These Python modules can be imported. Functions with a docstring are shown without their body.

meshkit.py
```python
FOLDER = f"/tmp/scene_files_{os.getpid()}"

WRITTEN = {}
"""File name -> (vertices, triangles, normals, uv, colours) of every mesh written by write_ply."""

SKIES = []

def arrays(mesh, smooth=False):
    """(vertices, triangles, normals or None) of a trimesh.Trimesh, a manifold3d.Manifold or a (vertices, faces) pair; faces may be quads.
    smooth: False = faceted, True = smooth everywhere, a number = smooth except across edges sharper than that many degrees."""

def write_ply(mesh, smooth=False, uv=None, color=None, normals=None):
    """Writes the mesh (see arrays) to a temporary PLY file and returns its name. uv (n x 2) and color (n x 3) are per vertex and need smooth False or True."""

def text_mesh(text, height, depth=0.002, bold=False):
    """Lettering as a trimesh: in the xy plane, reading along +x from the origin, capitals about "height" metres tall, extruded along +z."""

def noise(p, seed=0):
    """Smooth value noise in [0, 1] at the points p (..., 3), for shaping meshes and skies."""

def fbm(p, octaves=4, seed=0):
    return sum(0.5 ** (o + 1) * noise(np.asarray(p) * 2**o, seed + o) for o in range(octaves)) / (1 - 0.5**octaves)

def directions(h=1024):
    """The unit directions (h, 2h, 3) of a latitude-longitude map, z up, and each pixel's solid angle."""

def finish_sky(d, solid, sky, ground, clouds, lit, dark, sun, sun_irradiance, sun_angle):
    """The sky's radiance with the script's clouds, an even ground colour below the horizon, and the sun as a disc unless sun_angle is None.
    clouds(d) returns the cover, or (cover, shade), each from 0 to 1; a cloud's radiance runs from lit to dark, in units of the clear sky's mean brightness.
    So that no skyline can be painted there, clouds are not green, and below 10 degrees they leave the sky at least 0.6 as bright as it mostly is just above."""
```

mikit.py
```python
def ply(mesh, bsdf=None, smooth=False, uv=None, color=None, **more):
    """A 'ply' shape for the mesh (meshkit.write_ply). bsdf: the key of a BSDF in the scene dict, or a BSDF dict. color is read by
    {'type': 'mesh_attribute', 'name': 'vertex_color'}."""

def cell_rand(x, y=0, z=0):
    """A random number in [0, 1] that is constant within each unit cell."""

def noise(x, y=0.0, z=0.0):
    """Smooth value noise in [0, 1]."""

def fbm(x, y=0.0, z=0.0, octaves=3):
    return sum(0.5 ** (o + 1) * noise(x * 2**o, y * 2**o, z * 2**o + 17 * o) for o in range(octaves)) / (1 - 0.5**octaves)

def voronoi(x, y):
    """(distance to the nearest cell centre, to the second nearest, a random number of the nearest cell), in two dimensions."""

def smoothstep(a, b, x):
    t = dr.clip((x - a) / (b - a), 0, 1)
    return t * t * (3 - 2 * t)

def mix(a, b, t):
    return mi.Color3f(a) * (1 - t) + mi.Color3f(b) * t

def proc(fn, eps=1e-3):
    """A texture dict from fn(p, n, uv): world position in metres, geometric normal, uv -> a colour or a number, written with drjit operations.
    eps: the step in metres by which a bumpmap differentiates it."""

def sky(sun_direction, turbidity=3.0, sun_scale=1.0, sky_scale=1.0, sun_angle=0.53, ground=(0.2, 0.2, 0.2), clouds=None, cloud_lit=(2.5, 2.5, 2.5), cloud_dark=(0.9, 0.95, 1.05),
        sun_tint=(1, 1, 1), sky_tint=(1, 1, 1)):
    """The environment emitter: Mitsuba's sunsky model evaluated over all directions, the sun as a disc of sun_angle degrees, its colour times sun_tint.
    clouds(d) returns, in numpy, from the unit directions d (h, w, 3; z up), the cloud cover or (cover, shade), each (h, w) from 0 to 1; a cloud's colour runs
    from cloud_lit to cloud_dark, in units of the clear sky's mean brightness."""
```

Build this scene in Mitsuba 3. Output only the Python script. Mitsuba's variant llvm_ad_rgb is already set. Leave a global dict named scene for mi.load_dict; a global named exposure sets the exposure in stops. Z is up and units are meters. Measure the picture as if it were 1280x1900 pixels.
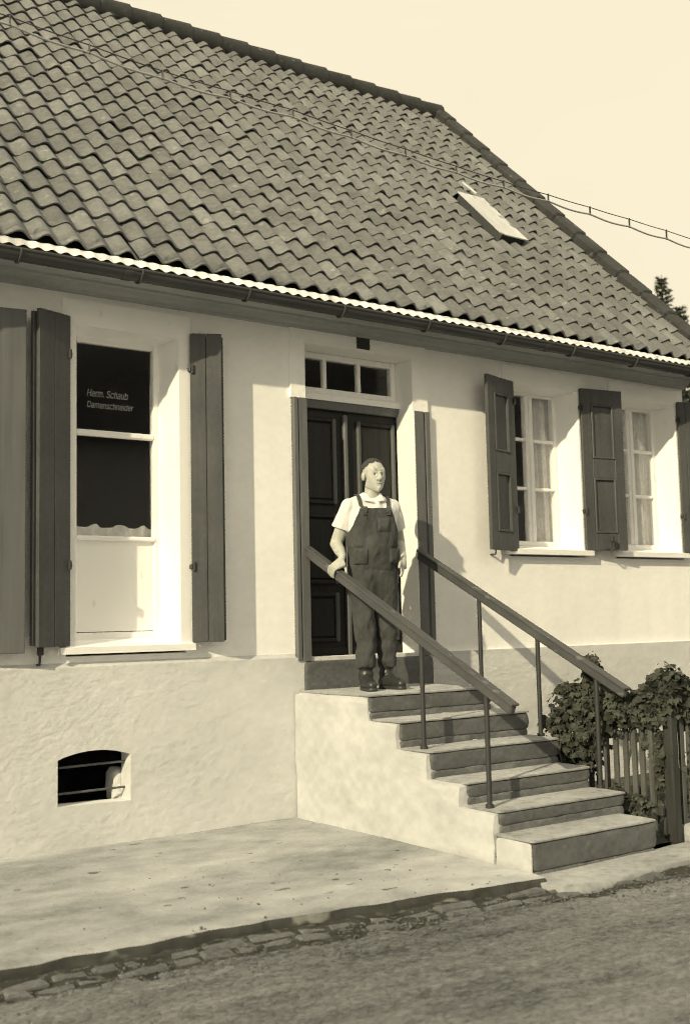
import math, random
import numpy as np, trimesh, drjit as dr, mitsuba as mi
import shapely.geometry as sg
import manifold3d as m3
import mikit, meshkit
from mikit import proc, noise, fbm, voronoi, cell_rand, smoothstep, mix

T = mi.ScalarTransform4f
M3 = m3.Manifold
scene, labels = {}, {}

# ------------------------------------------------------------------ camera, sky, exposure
YAW, PITCH, ROLL = 0.6235, 0.0974, -0.0224
EYE = np.array([0.0, -7.235, 1.43])
_cy, _sy, _cp, _sp = math.cos(YAW), math.sin(YAW), math.cos(PITCH), math.sin(PITCH)
FWD = np.array([_sy * _cp, _cy * _cp, _sp]); _r0 = np.array([_cy, -_sy, 0.0]); _u0 = np.cross(_r0, FWD)
UP = -math.sin(ROLL) * _r0 + math.cos(ROLL) * _u0
scene['camera'] = {'type': 'thinlens', 'aperture_radius': 0.010, 'focus_distance': 8.6, 'fov': 2 * math.degrees(math.atan(950 / 2100)), 'fov_axis': 'y', 'near_clip': 0.05, 'far_clip': 1500.0,
                   'to_world': T().look_at(origin=EYE.tolist(), target=(EYE + FWD).tolist(), up=UP.tolist())}
SUN = np.array([-2.25, -1.0, 1.12]); SUN /= np.linalg.norm(SUN)
exposure = 2.1
scene['sky'] = mikit.sky(SUN.tolist(), turbidity=4, sun_scale=0.85, sun_angle=0.6, clouds=lambda d: (1.0, meshkit.fbm(d * 2.6 + 7, 4, 3)), cloud_lit=(2.86, 2.60, 1.93), cloud_dark=(2.60, 2.33, 1.70), sun_tint=(0.97, 1.11, 1.15),
                         sky_tint=(1, 1, 1), ground=(0.2, 0.18, 0.14))

# ------------------------------------------------------------------ materials
def diffuse(c, rough=0.75, spec=0.25):
    return {'type': 'principled', 'base_color': c if isinstance(c, dict) else {'type': 'rgb', 'value': [float(x) for x in c]}, 'roughness': rough, 'specular': spec}

def two(b): return {'type': 'twosided', 'bsdf': b}

def bump(b, fn, eps=2e-3): return {'type': 'bumpmap', 'bump': proc(fn, eps), 'scale': 1.0, 'bsdf': b}

def grey(v): return np.array([v * (0.955 + 0.06 * v), v, v * (1.06 - 0.07 * v)])

def c3(v, t=0.0): return mi.Color3f(v * (0.955 + 0.06 * v), v, v * (1.06 - t - 0.07 * v))   # toned grey: greenish when dark, warm when pale

def f_plaster(p, n, uv):
    a = fbm(p.x * 1.7, p.y * 1.7, p.z * 1.3, 4); b = fbm(p.x * 26, p.y * 26, p.z * 26, 4)
    streak = fbm(p.x * 9, 3.0, p.z * 0.7, 3)
    v = 0.80 + 0.10 * (a - 0.5) + 0.07 * (b - 0.5) + 0.05 * (streak - 0.5)
    return c3(v)
def b_plaster(p, n, uv): return 0.002 * fbm(p.x * 42, p.y * 42, p.z * 46, 3) + 0.003 * fbm(p.x * 13 + p.z * 6, p.y * 13, p.z * 15, 3) + 0.008 * fbm(p.x * 2.5, p.y * 2.5, p.z * 2.5, 2)
def f_plinth(p, n, uv):
    a = fbm(p.x * 2.1, p.y * 2.1, p.z * 2.1 + 5, 4); b = fbm(p.x * 18, p.y * 18, p.z * 18, 3)
    v = 0.55 + 0.14 * (a - 0.5) + 0.09 * (b - 0.5)
    return c3(v)
def b_plinth(p, n, uv): return 0.006 * fbm(p.x * 38, p.y * 38, p.z * 42, 3) + 0.008 * fbm(p.x * 13 + p.z * 7, p.y * 13, p.z * 17, 3) + 0.012 * fbm(p.x * 2.2, p.y * 2.2, p.z * 2.2, 2)
def f_white(p, n, uv):
    v = 0.79 + 0.05 * (fbm(p.x * 6, p.y * 6, p.z * 2, 3) - 0.5) - 0.09 * smoothstep(0.72, 0.80, fbm(p.x * 22, p.y * 22, p.z * 10, 3))
    return c3(v)
def f_wash(p, n, uv):
    a = fbm(p.x * 3, p.y * 3, p.z * 3, 4)
    v = 0.46 + 0.16 * (a - 0.5) + 0.14 * (fbm(p.x * 16, p.y * 16, p.z * 16, 3) - 0.5)
    return c3(v)
def f_shutter(p, n, uv):
    a = fbm(p.x * 40, p.y * 40, p.z * 1.5, 3); b = fbm(p.x * 3, p.y * 3, p.z * 3, 3)
    return c3(0.070 + 0.03 * (a - 0.5) + 0.03 * (b - 0.5) + 0.02 * (fbm(p.x * 60, p.y * 60, p.z * 30, 2) - 0.5))
def f_pale(p, n, uv):
    a = fbm(p.x * 40, p.y * 40, p.z * 1.5, 3)
    return c3(0.105 + 0.05 * (a - 0.5) + 0.04 * (fbm(p.x * 5, p.y * 5, p.z * 2, 3) - 0.5))
def f_doorwood(p, n, uv): return c3(0.020 + 0.014 * (fbm(p.x * 50, p.y * 50, p.z * 2, 3) - 0.5))
def f_cornice(p, n, uv): return c3(0.36 + 0.08 * (fbm(p.x * 3, p.y * 20, p.z * 20, 3) - 0.5) + 0.06 * (fbm(p.x * 30, p.y * 30, p.z * 30, 2) - 0.5))
def f_zinc(p, n, uv): return c3(0.050 + 0.03 * (fbm(p.x * 4, p.y * 30, p.z * 30, 3) - 0.5))
def f_flash(p, n, uv): return c3(0.72 + 0.2 * (fbm(p.x * 6, p.y * 20, p.z * 20, 3) - 0.5) - 0.25 * smoothstep(0.62, 0.72, fbm(p.x * 3 + 7, 1.0, 2.0, 2)))
def tile_fn(base, seed):
    def f(p, n, uv):
        a = fbm(p.x * 5 + seed, p.y * 5, p.z * 5, 3); b = fbm(p.x * 38, p.y * 38 + seed, p.z * 38, 3)
        v = base * (1 + 0.7 * (a - 0.5) + 0.5 * (b - 0.5)) + 0.06 * smoothstep(0.70, 0.80, fbm(p.x * 16 + seed, p.y * 16, p.z * 16, 3))
        return c3(v, 0.02)
    return f
def f_stone(p, n, uv):
    a = fbm(p.x * 4, p.y * 4, p.z * 9, 4); b = fbm(p.x * 35, p.y * 35, p.z * 35, 3)
    v = 0.105 + 0.05 * (a - 0.5) + 0.05 * (b - 0.5) + 0.03 * smoothstep(0.60, 0.80, fbm(p.x * 34, p.y * 34 + 8, p.z * 34, 3))
    return c3(v)
def f_tread(p, n, uv):
    a = fbm(p.x * 3, p.y * 5, 2.0, 4); b = fbm(p.x * 26, p.y * 26, 1.0, 3)
    v = 0.28 + 0.16 * (a - 0.5) + 0.12 * (b - 0.5) - 0.05 * smoothstep(0.58, 0.80, fbm(p.x * 21 + 3, p.y * 21, 6.0, 3))
    return c3(v)
def f_pave(p, n, uv):
    a = fbm(p.x * 0.9, p.y * 2.0, 1.0, 4); b = fbm(p.x * 6, p.y * 9, 3.0, 5); g = fbm(p.x * 60, p.y * 60, 2.0, 2)
    v = 0.30 + 0.28 * (a - 0.5) + 0.17 * (b - 0.5) + 0.06 * (g - 0.5)
    v = v - 0.16 * smoothstep(0.845, 0.92, fbm(p.x * 8 + 20, p.y * 13, 7.0, 2))
    return c3(dr.maximum(v, 0.05))
def b_pave(p, n, uv): return 0.014 * fbm(p.x * 3, p.y * 7, 0.0, 4) + 0.004 * fbm(p.x * 40, p.y * 40, 0.0, 2)
def f_road(p, n, uv):
    a = fbm(p.x * 0.8, p.y * 2.6, 1.0, 4); b = fbm(p.x * 9, p.y * 24, 3.0, 3)
    g = fbm(p.x * 46, p.y * 62, 1.0, 3); st = fbm(p.x * 2.2, p.y * 11 + p.x * 0.5, 4.0, 5)
    d1, d2, w = voronoi(p.x * 19 + 0.35 * fbm(p.x * 9, p.y * 9, 0.0, 2), p.y * 27)
    v = 0.142 + 0.035 * (w - 0.5) - 0.022 * smoothstep(0.16, 0.02, d2 - d1) + 0.13 * (a - 0.5) + 0.04 * (b - 0.5) + 0.10 * (g - 0.5) + 0.08 * (st - 0.5)
    return c3(dr.maximum(v, 0.02))
def b_road(p, n, uv):
    d1, d2, w = voronoi(p.x * 19 + 0.35 * fbm(p.x * 9, p.y * 9, 0.0, 2), p.y * 27)
    return 0.004 * smoothstep(0.0, 0.35, d2 - d1) + 0.003 * w + 0.008 * fbm(p.x * 30, p.y * 42, 0.0, 3) + 0.03 * fbm(p.x * 2, p.y * 6, 0.0, 4)
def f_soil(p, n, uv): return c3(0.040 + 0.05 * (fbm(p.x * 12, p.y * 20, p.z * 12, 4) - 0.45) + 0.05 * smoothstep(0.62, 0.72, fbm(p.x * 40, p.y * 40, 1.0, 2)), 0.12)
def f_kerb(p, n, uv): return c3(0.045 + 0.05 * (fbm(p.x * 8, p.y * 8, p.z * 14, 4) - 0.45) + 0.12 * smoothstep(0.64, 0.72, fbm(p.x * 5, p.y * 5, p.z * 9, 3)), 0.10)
def f_cobble(p, n, uv): return c3(0.108 + 0.10 * (fbm(p.x * 6, p.y * 6, p.z * 6, 3) - 0.5) + 0.08 * (fbm(p.x * 45, p.y * 45, p.z * 45, 2) - 0.5))
def f_wood(p, n, uv): return c3(0.042 + 0.04 * (fbm(p.x * 30, p.y * 30, p.z * 2.5, 3) - 0.5), 0.08)
def f_picket(p, n, uv): return c3(0.085 + 0.09 * (fbm(p.x * 36, p.y * 36, p.z * 3, 3) - 0.5), 0.08)
def f_rail(p, n, uv): return c3(0.070 + 0.05 * (fbm(p.x * 40, p.y * 4, p.z * 6, 3) - 0.5) + 0.06 * smoothstep(0.68, 0.76, fbm(p.x * 20, p.y * 9, p.z * 20, 2)))
def f_denim(p, n, uv):
    a = fbm(p.x * 9, p.y * 9, p.z * 6, 4); w = fbm(p.x * 90, p.y * 90, p.z * 40, 2)
    return c3(0.062 + 0.05 * (a - 0.5) + 0.02 * (w - 0.5) + 0.02 * (fbm(p.x * 22, p.y * 22, p.z * 14, 2) - 0.5), 0.03)
def f_shirt(p, n, uv): return c3(0.66 + 0.06 * (fbm(p.x * 14, p.y * 14, p.z * 14, 3) - 0.5))
def b_cloth(p, n, uv): return 0.010 * fbm(p.x * 34, p.y * 34, p.z * 16, 2) + 0.030 * fbm(p.x * 11, p.y * 11, p.z * 5, 3)
def f_skin(p, n, uv): return c3(0.42 + 0.12 * (fbm(p.x * 24, p.y * 24, p.z * 24, 3) - 0.5), 0.10)
def f_lace(p, n, uv):
    q = fbm(p.x * 60, p.z * 60, 0.0, 2)
    return c3(0.84 + 0.2 * (q - 0.5))
def f_hatch(p, n, uv): return c3(0.46 + 0.3 * (fbm(p.x * 6, p.y * 3, p.z * 3, 3) - 0.5) - 0.3 * smoothstep(0.60, 0.70, fbm(p.x * 5, p.y * 4 + 3, p.z * 4, 3)))
def f_leaf(p, n, uv):
    w = cell_rand(p.x * 14, p.y * 14, p.z * 14)
    return mi.Color3f(0.060, 0.064, 0.055) * (0.5 + 1.2 * w)
def f_postpaint(p, n, uv): return c3(0.12 + 0.06 * (fbm(p.x * 30, p.y * 30, p.z * 3, 3) - 0.5))

def mat(key, b, wrap=True): scene[key] = two(b) if wrap else b
mat('mat_plaster', bump(diffuse(proc(f_plaster), 0.9, 0.1), b_plaster))
mat('mat_plinth', bump(diffuse(proc(f_plinth), 0.9, 0.1), b_plinth))
mat('mat_white', diffuse(proc(f_white), 0.45, 0.4))
mat('mat_wash', bump(diffuse(proc(f_wash), 0.9, 0.1), b_plinth))
mat('mat_shutter', diffuse(proc(f_shutter), 0.5, 0.3))
mat('mat_pale', diffuse(proc(f_pale), 0.6, 0.3))
mat('mat_door', diffuse(proc(f_doorwood), 0.5, 0.25))
mat('mat_door_mould', diffuse(proc(lambda p, n, uv: c3(0.085 + 0.04 * (fbm(p.x * 50, p.y * 50, p.z * 2, 3) - 0.5))), 0.45, 0.35))
mat('mat_cornice', diffuse(proc(f_cornice), 0.8, 0.2))
mat('mat_zinc', diffuse(proc(f_zinc), 0.5, 0.4))
mat('mat_flash', diffuse(proc(f_flash), 0.6, 0.3))
for i, b in enumerate((0.125, 0.138, 0.150, 0.172)):
    mat(f'mat_tile_{i}', diffuse(proc(tile_fn(b, 11.0 * i)), 0.8, 0.2))
mat('mat_ridge', diffuse(proc(tile_fn(0.042, 77.0)), 0.8, 0.2))
mat('mat_stone', bump(diffuse(proc(f_stone), 0.85, 0.2), lambda p, n, uv: 0.010 * fbm(p.x * 14, p.y * 14, p.z * 14, 4)))
mat('mat_rubble', diffuse(proc(lambda p, n, uv: c3(0.13 + 0.12 * (fbm(p.x * 11, p.y * 11, p.z * 16, 4) - 0.5) + 0.06 * (fbm(p.x * 50, p.y * 50, p.z * 50, 2) - 0.5))), 0.9, 0.1))
mat('mat_tread', bump(diffuse(proc(f_tread), 0.85, 0.2), lambda p, n, uv: 0.008 * fbm(p.x * 9, p.y * 13, p.z * 9, 4)))
mat('mat_pave', bump(diffuse(proc(f_pave), 0.9, 0.15), b_pave))
mat('mat_road', bump(diffuse(proc(f_road), 0.9, 0.15), b_road))
mat('mat_soil', diffuse(proc(f_soil), 0.95, 0.1))
mat('mat_kerb', diffuse(proc(f_kerb), 0.95, 0.1))
mat('mat_cobble', diffuse(proc(f_cobble), 0.85, 0.2))
mat('mat_wood', diffuse(proc(f_wood), 0.85, 0.2))
mat('mat_picket', diffuse(proc(f_picket), 0.85, 0.2))
mat('mat_rail', diffuse(proc(f_rail), 0.55, 0.35))
mat('mat_iron', diffuse(grey(0.035), 0.5, 0.4))
mat('mat_denim', bump(diffuse(proc(f_denim), 0.95, 0.1), b_cloth))
mat('mat_shirt', bump(diffuse(proc(f_shirt), 0.95, 0.1), b_cloth))
mat('mat_skin', diffuse(proc(f_skin), 0.5, 0.4))
mat('mat_hair', diffuse(grey(0.055), 0.7, 0.2))
mat('mat_brow', diffuse(grey(0.17), 0.8, 0.1))
mat('mat_leather', diffuse(grey(0.028), 0.38, 0.5))
mat('mat_eye', diffuse(grey(0.09), 0.2, 0.5))
mat('mat_lip', diffuse(grey(0.30), 0.5, 0.4))
mat('mat_lace', {'type': 'principledthin', 'base_color': proc(f_lace), 'roughness': 0.9, 'diff_trans': 0.55}, False)
mat('mat_dark', diffuse(grey(0.06), 0.9, 0.1))
mat('mat_room', diffuse(grey(0.30), 0.9, 0.1))
mat('mat_plate', diffuse((0.03, 0.034, 0.03), 0.35, 0.5))
mat('mat_letter', diffuse(grey(0.24), 0.5, 0.3))
mat('mat_hatch', diffuse(proc(f_hatch), 0.6, 0.3))
mat('mat_postpaint', diffuse(proc(f_postpaint), 0.5, 0.35))
mat('mat_leaf', {'type': 'principledthin', 'base_color': proc(f_leaf), 'roughness': 0.38, 'diff_trans': 0.4}, False)
mat('mat_needle', diffuse((0.035, 0.04, 0.028), 0.8, 0.2))
mat('mat_bark', diffuse(grey(0.06), 0.9, 0.1))
mat('mat_wire', diffuse(grey(0.30), 0.6, 0.3))
mat('mat_earth', diffuse(proc(lambda p, n, uv: c3(0.26 + 0.1 * (fbm(p.x * 2, p.y * 2, 0.0, 4) - 0.5), 0.1)), 0.95, 0.1))
mat('mat_opposite', diffuse(grey(0.34), 0.9, 0.1))
scene['mat_glass'] = {'type': 'thindielectric', 'int_ior': 1.5}

# ------------------------------------------------------------------ helpers
def numbered(key):
    if key not in scene and key not in labels and not any(k.startswith(key + '__') for k in scene): return key
    i = 1
    while True:
        k = f'{key}_{i:03d}'
        if k not in scene and k not in labels and not any(q.startswith(k + '__') for q in scene): return k
        i += 1
_used = {}
def newkey(base):
    n = _used.get(base, 0); _used[base] = n + 1
    return base if n == 0 else f'{base}_{n:03d}'
def part(parent, name, mesh, bsdf, smooth=False, label=None, **kw):
    key = newkey(f'{parent}__{name}' if parent else name)
    scene[key] = mikit.ply(mesh, bsdf, smooth, **kw)
    if label: labels[key] = {'label': label}
    return key
def thing(name, label, cat, group=None, kind=None):
    key = newkey(name); labels[key] = {'label': label, 'category': cat}
    if group: labels[key]['group'] = group
    if kind: labels[key]['kind'] = kind
    return key
def holder(parent, name): return newkey(f'{parent}__{name}')
def cat(ms): return trimesh.util.concatenate([m for m in ms])
def box(x0, x1, y0, y1, z0, z1, ch=0.0):
    c = np.array([(x0 + x1) / 2, (y0 + y1) / 2, (z0 + z1) / 2]); h = np.abs(np.array([x1 - x0, y1 - y0, z1 - z0])) / 2
    if ch <= 0: m = trimesh.creation.box(extents=2 * h); m.apply_translation(c); return m
    ch = min(ch, 0.45 * h.min()); pts = []
    for sx in (-1, 1):
        for sy in (-1, 1):
            for sz in (-1, 1):
                for k in range(3):
                    q = h - ch; q[k] = h[k]; pts.append(q * [sx, sy, sz])
    m = trimesh.convex.convex_hull(np.array(pts)); m.apply_translation(c); return m
def extrude_xz(poly, y0, y1):
    m = trimesh.creation.extrude_polygon(poly, y1 - y0, engine='earcut')
    v = m.vertices.copy(); m2 = trimesh.Trimesh(np.stack([v[:, 0], v[:, 2] + y0, v[:, 1]], 1), m.faces[:, ::-1], process=False); return m2
def extrude_yz(poly, x0, x1):
    m = trimesh.creation.extrude_polygon(poly, x1 - x0, engine='earcut')
    v = m.vertices.copy(); return trimesh.Trimesh(np.stack([v[:, 2] + x0, v[:, 0], v[:, 1]], 1), m.faces, process=False)
def ring(o, i0, i1, y0, y1):
    """Surround: outer rect o, inner rect at the front i0 and at the back i1 (x0,x1,z0,z1), from y0 to y1; splayed reveals."""
    def R(r, y): return [(r[0], y, r[2]), (r[1], y, r[2]), (r[1], y, r[3]), (r[0], y, r[3])]
    V = np.array(R(o, y0) + R(i0, y0) + R(i1, y1) + R(o, y1)); F = []
    for k in range(4):
        n = (k + 1) % 4
        for a, b in ((0, 4), (4, 8), (8, 12), (12, 0)):
            F += [[a + k, a + n, b + n], [a + k, b + n, b + k]]
    m = trimesh.Trimesh(V, np.array(F), process=False); return m
def frame(x0, x1, z0, z1, w, y0, y1, ch=0.006):
    return cat([box(x0, x0 + w, y0, y1, z0, z1, ch), box(x1 - w, x1, y0, y1, z0, z1, ch), box(x0 + w, x1 - w, y0 + .002, y1 - .002, z0, z0 + w, ch), box(x0 + w, x1 - w, y0 + .002, y1 - .002, z1 - w, z1, ch)])
def tube(pts, r, n=8, caps=True):
    pts = np.asarray(pts, float); r = np.broadcast_to(np.asarray(r, float), len(pts)); V, F = [], []
    for i, p in enumerate(pts):
        d = pts[min(i + 1, len(pts) - 1)] - pts[max(i - 1, 0)]; d /= np.linalg.norm(d)
        a = np.cross(d, [0, 0, 1] if abs(d[2]) < 0.9 else [1, 0, 0]); a /= np.linalg.norm(a); b = np.cross(d, a)
        for k in range(n):
            t = 2 * math.pi * k / n; V.append(p + r[i] * (math.cos(t) * a + math.sin(t) * b))
    for i in range(len(pts) - 1):
        for k in range(n):
            A, B = i * n + k, i * n + (k + 1) % n; F += [[A, B, B + n], [A, B + n, A + n]]
    if caps:
        V += [pts[0], pts[-1]]; c0 = len(V) - 2
        for k in range(n): F += [[c0, (k + 1) % n, k], [c0 + 1, (len(pts) - 1) * n + k, (len(pts) - 1) * n + (k + 1) % n]]
    return trimesh.Trimesh(np.array(V), np.array(F), process=False)
def beam(p0, p1, w, h, side=(1, 0, 0), ch=0.006):
    p0, p1, side = (np.asarray(q, float) for q in (p0, p1, side)); L = np.linalg.norm(p1 - p0); d = (p1 - p0) / L
    side = side - d * (side @ d); side /= np.linalg.norm(side); n = np.cross(side, d)
    if n[2] < 0: n = -n
    m = box(-w / 2, w / 2, 0, L, -h / 2, h / 2, ch); A = np.eye(4); A[:3, 0], A[:3, 1], A[:3, 2], A[:3, 3] = side, d, n, p0
    if np.linalg.det(A[:3, :3]) < 0: A[:3, 0] *= -1
    m.apply_transform(A); return m
def man2tri(m):
    q = m.to_mesh(); return trimesh.Trimesh(np.array(q.vert_properties[:, :3], float), np.array(q.tri_verts), process=False)
def tri2man(t): return M3(m3.Mesh(np.asarray(t.vertices, np.float32), np.asarray(t.faces, np.uint32)))
def rough(m, length, amp, freq, seed, iters=2):
    q = man2tri(tri2man(m).refine_to_length(length)); q.merge_vertices()
    trimesh.smoothing.filter_taubin(q, iterations=iters)
    n = q.vertex_normals; d = (meshkit.fbm(q.vertices * freq, 3, seed) - 0.5) * 2 * amp
    q.vertices = q.vertices + n * d[:, None]; return q
def sheet(xs, ys, zf):
    X, Y = np.meshgrid(xs, ys, indexing='ij'); Z = zf(X, Y); V = np.stack([X, Y, Z], -1).reshape(-1, 3); a, b = len(xs), len(ys)
    i = (np.arange(a - 1)[:, None] * b + np.arange(b - 1)[None]).ravel(); F = np.vstack([np.stack([i, i + b, i + b + 1], 1), np.stack([i, i + b + 1, i + 1], 1)])
    return trimesh.Trimesh(V, F, process=False)
rng = np.random.default_rng(7)

# ------------------------------------------------------------------ setting: ground, road, pavement, gutter
def structure(name, mesh, bsdf, label, smooth=False):
    k = part(None, name, mesh, bsdf, smooth); labels[k] = {'label': label, 'category': name.replace('_', ' '), 'kind': 'structure'}; return k
KX = np.array([-12, 1.72, 2.18, 3.01, 3.61, 4.2, 4.51, 4.70, 40]); KY = np.array([-2.20, -2.29, -2.30, -2.335, -2.42, -2.49, -2.525, -2.56, -2.95])
def kerb_y(x): return np.interp(x, KX, KY)
RX = np.array([-12, 1.66, 2.84, 4.15, 5.0, 5.67, 40]); RY = np.array([-2.40, -2.47, -2.61, -2.67, -2.80, -2.86, -3.3])
def road_y(x): return np.interp(x, RX, RY)
big = np.array([-400, -150, -60, -30, -15, 15, 30, 60, 150, 400.0])
structure('ground', sheet(big, big, lambda X, Y: -0.24 + 0 * X), 'mat_earth', 'bare earth beyond the road and around the house')
xs = np.concatenate([np.linspace(-60, -4, 15), np.linspace(-3, 9, 121), np.linspace(10, 60, 15)])
def road_mesh():
    t = np.concatenate([np.linspace(0, 0.3, 40), np.linspace(0.32, 1, 25)])
    V = []
    for x in xs:
        y0 = road_y(x) + 0.03 * (meshkit.fbm(np.array([[x * 3.1, 0.5, 0]]), 3, 5)[0] - 0.5); Y = y0 - 0.0 - t * 6.5
        Z = -0.085 + 0.05 * np.sin(np.pi * np.clip(t, 0, 1)) + 0.016 * (meshkit.fbm(np.stack([x * 2.2 + 0 * t, Y * 5, 0 * t], 1), 3, 3) - 0.5)
        V.append(np.stack([x + 0 * t, Y, Z], 1))
    a, b = len(xs), len(t); V = np.vstack(V); i = (np.arange(a - 1)[:, None] * b + np.arange(b - 1)[None]).ravel()
    return trimesh.Trimesh(V, np.vstack([np.stack([i, i + b + 1, i + b], 1), np.stack([i, i + 1, i + b + 1], 1)]), process=False)
structure('road', road_mesh(), 'mat_road', 'worn grey macadam road with streaks along its length', True)
def strip(xa, y0f, y1f, z0f, z1f, n=6, amp=0.0, freq=8, seed=1):
    t = np.linspace(0, 1, n); V = []
    for x in xa:
        Y = y0f(x) + (y1f(x) - y0f(x)) * t; Z = z0f + (z1f - z0f) * t; P = np.stack([x + 0 * t, Y, Z], 1)
        P[:, 2] += amp * 2 * (meshkit.fbm(P * freq, 3, seed) - 0.5); V.append(P)
    a, b = len(xa), n; V = np.vstack(V); i = (np.arange(a - 1)[:, None] * b + np.arange(b - 1)[None]).ravel()
    return trimesh.Trimesh(V, np.vstack([np.stack([i, i + b + 1, i + b], 1), np.stack([i, i + 1, i + b + 1], 1)]), process=False)
gx = np.concatenate([np.linspace(-40, -2.2, 12), np.linspace(-2, 9, 331), np.linspace(9.2, 40, 12)])
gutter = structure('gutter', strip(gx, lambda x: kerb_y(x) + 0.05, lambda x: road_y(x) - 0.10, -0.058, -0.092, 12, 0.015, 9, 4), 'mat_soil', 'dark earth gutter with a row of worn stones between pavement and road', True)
# pavement slab with a worn, uneven kerb edge
def edge_wob(x): return 0.060 * (meshkit.fbm(np.stack([np.asarray(x) * 5.5, 0 * np.asarray(x), 0 * np.asarray(x)], -1), 4, 9) - 0.5)
px_ = np.concatenate([np.linspace(-40, -2.2, 12), np.linspace(-2, 4.69, 330)])
def pave_mesh():
    t = np.concatenate([np.linspace(0, 0.96, 24), [0.982, 0.993, 1.0, 1.0]]); drop = np.concatenate([np.zeros(24), [0.003, 0.008, 0.020, 0.05]]); V = []
    for x in px_:
        ye = kerb_y(x) + float(edge_wob(np.array([x]))[0]); Y = 0.05 + (ye - 0.05) * t; P = np.stack([x + 0 * t, Y, -drop], 1)
        P[:, 2] += -0.012 * t + 0.014 * (meshkit.fbm(P * [1.3, 2.2, 1], 3, 2) - 0.5); V.append(P)
    a, b = len(px_), len(t); V = np.vstack(V); i = (np.arange(a - 1)[:, None] * b + np.arange(b - 1)[None]).ravel()
    return trimesh.Trimesh(V, np.vstack([np.stack([i, i + b + 1, i + b], 1), np.stack([i, i + 1, i + b + 1], 1)]), process=False)
pavement = structure('pavement', pave_mesh(), 'mat_pave', 'pale trodden pavement in front of the house with scattered dark spots', True)
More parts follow.
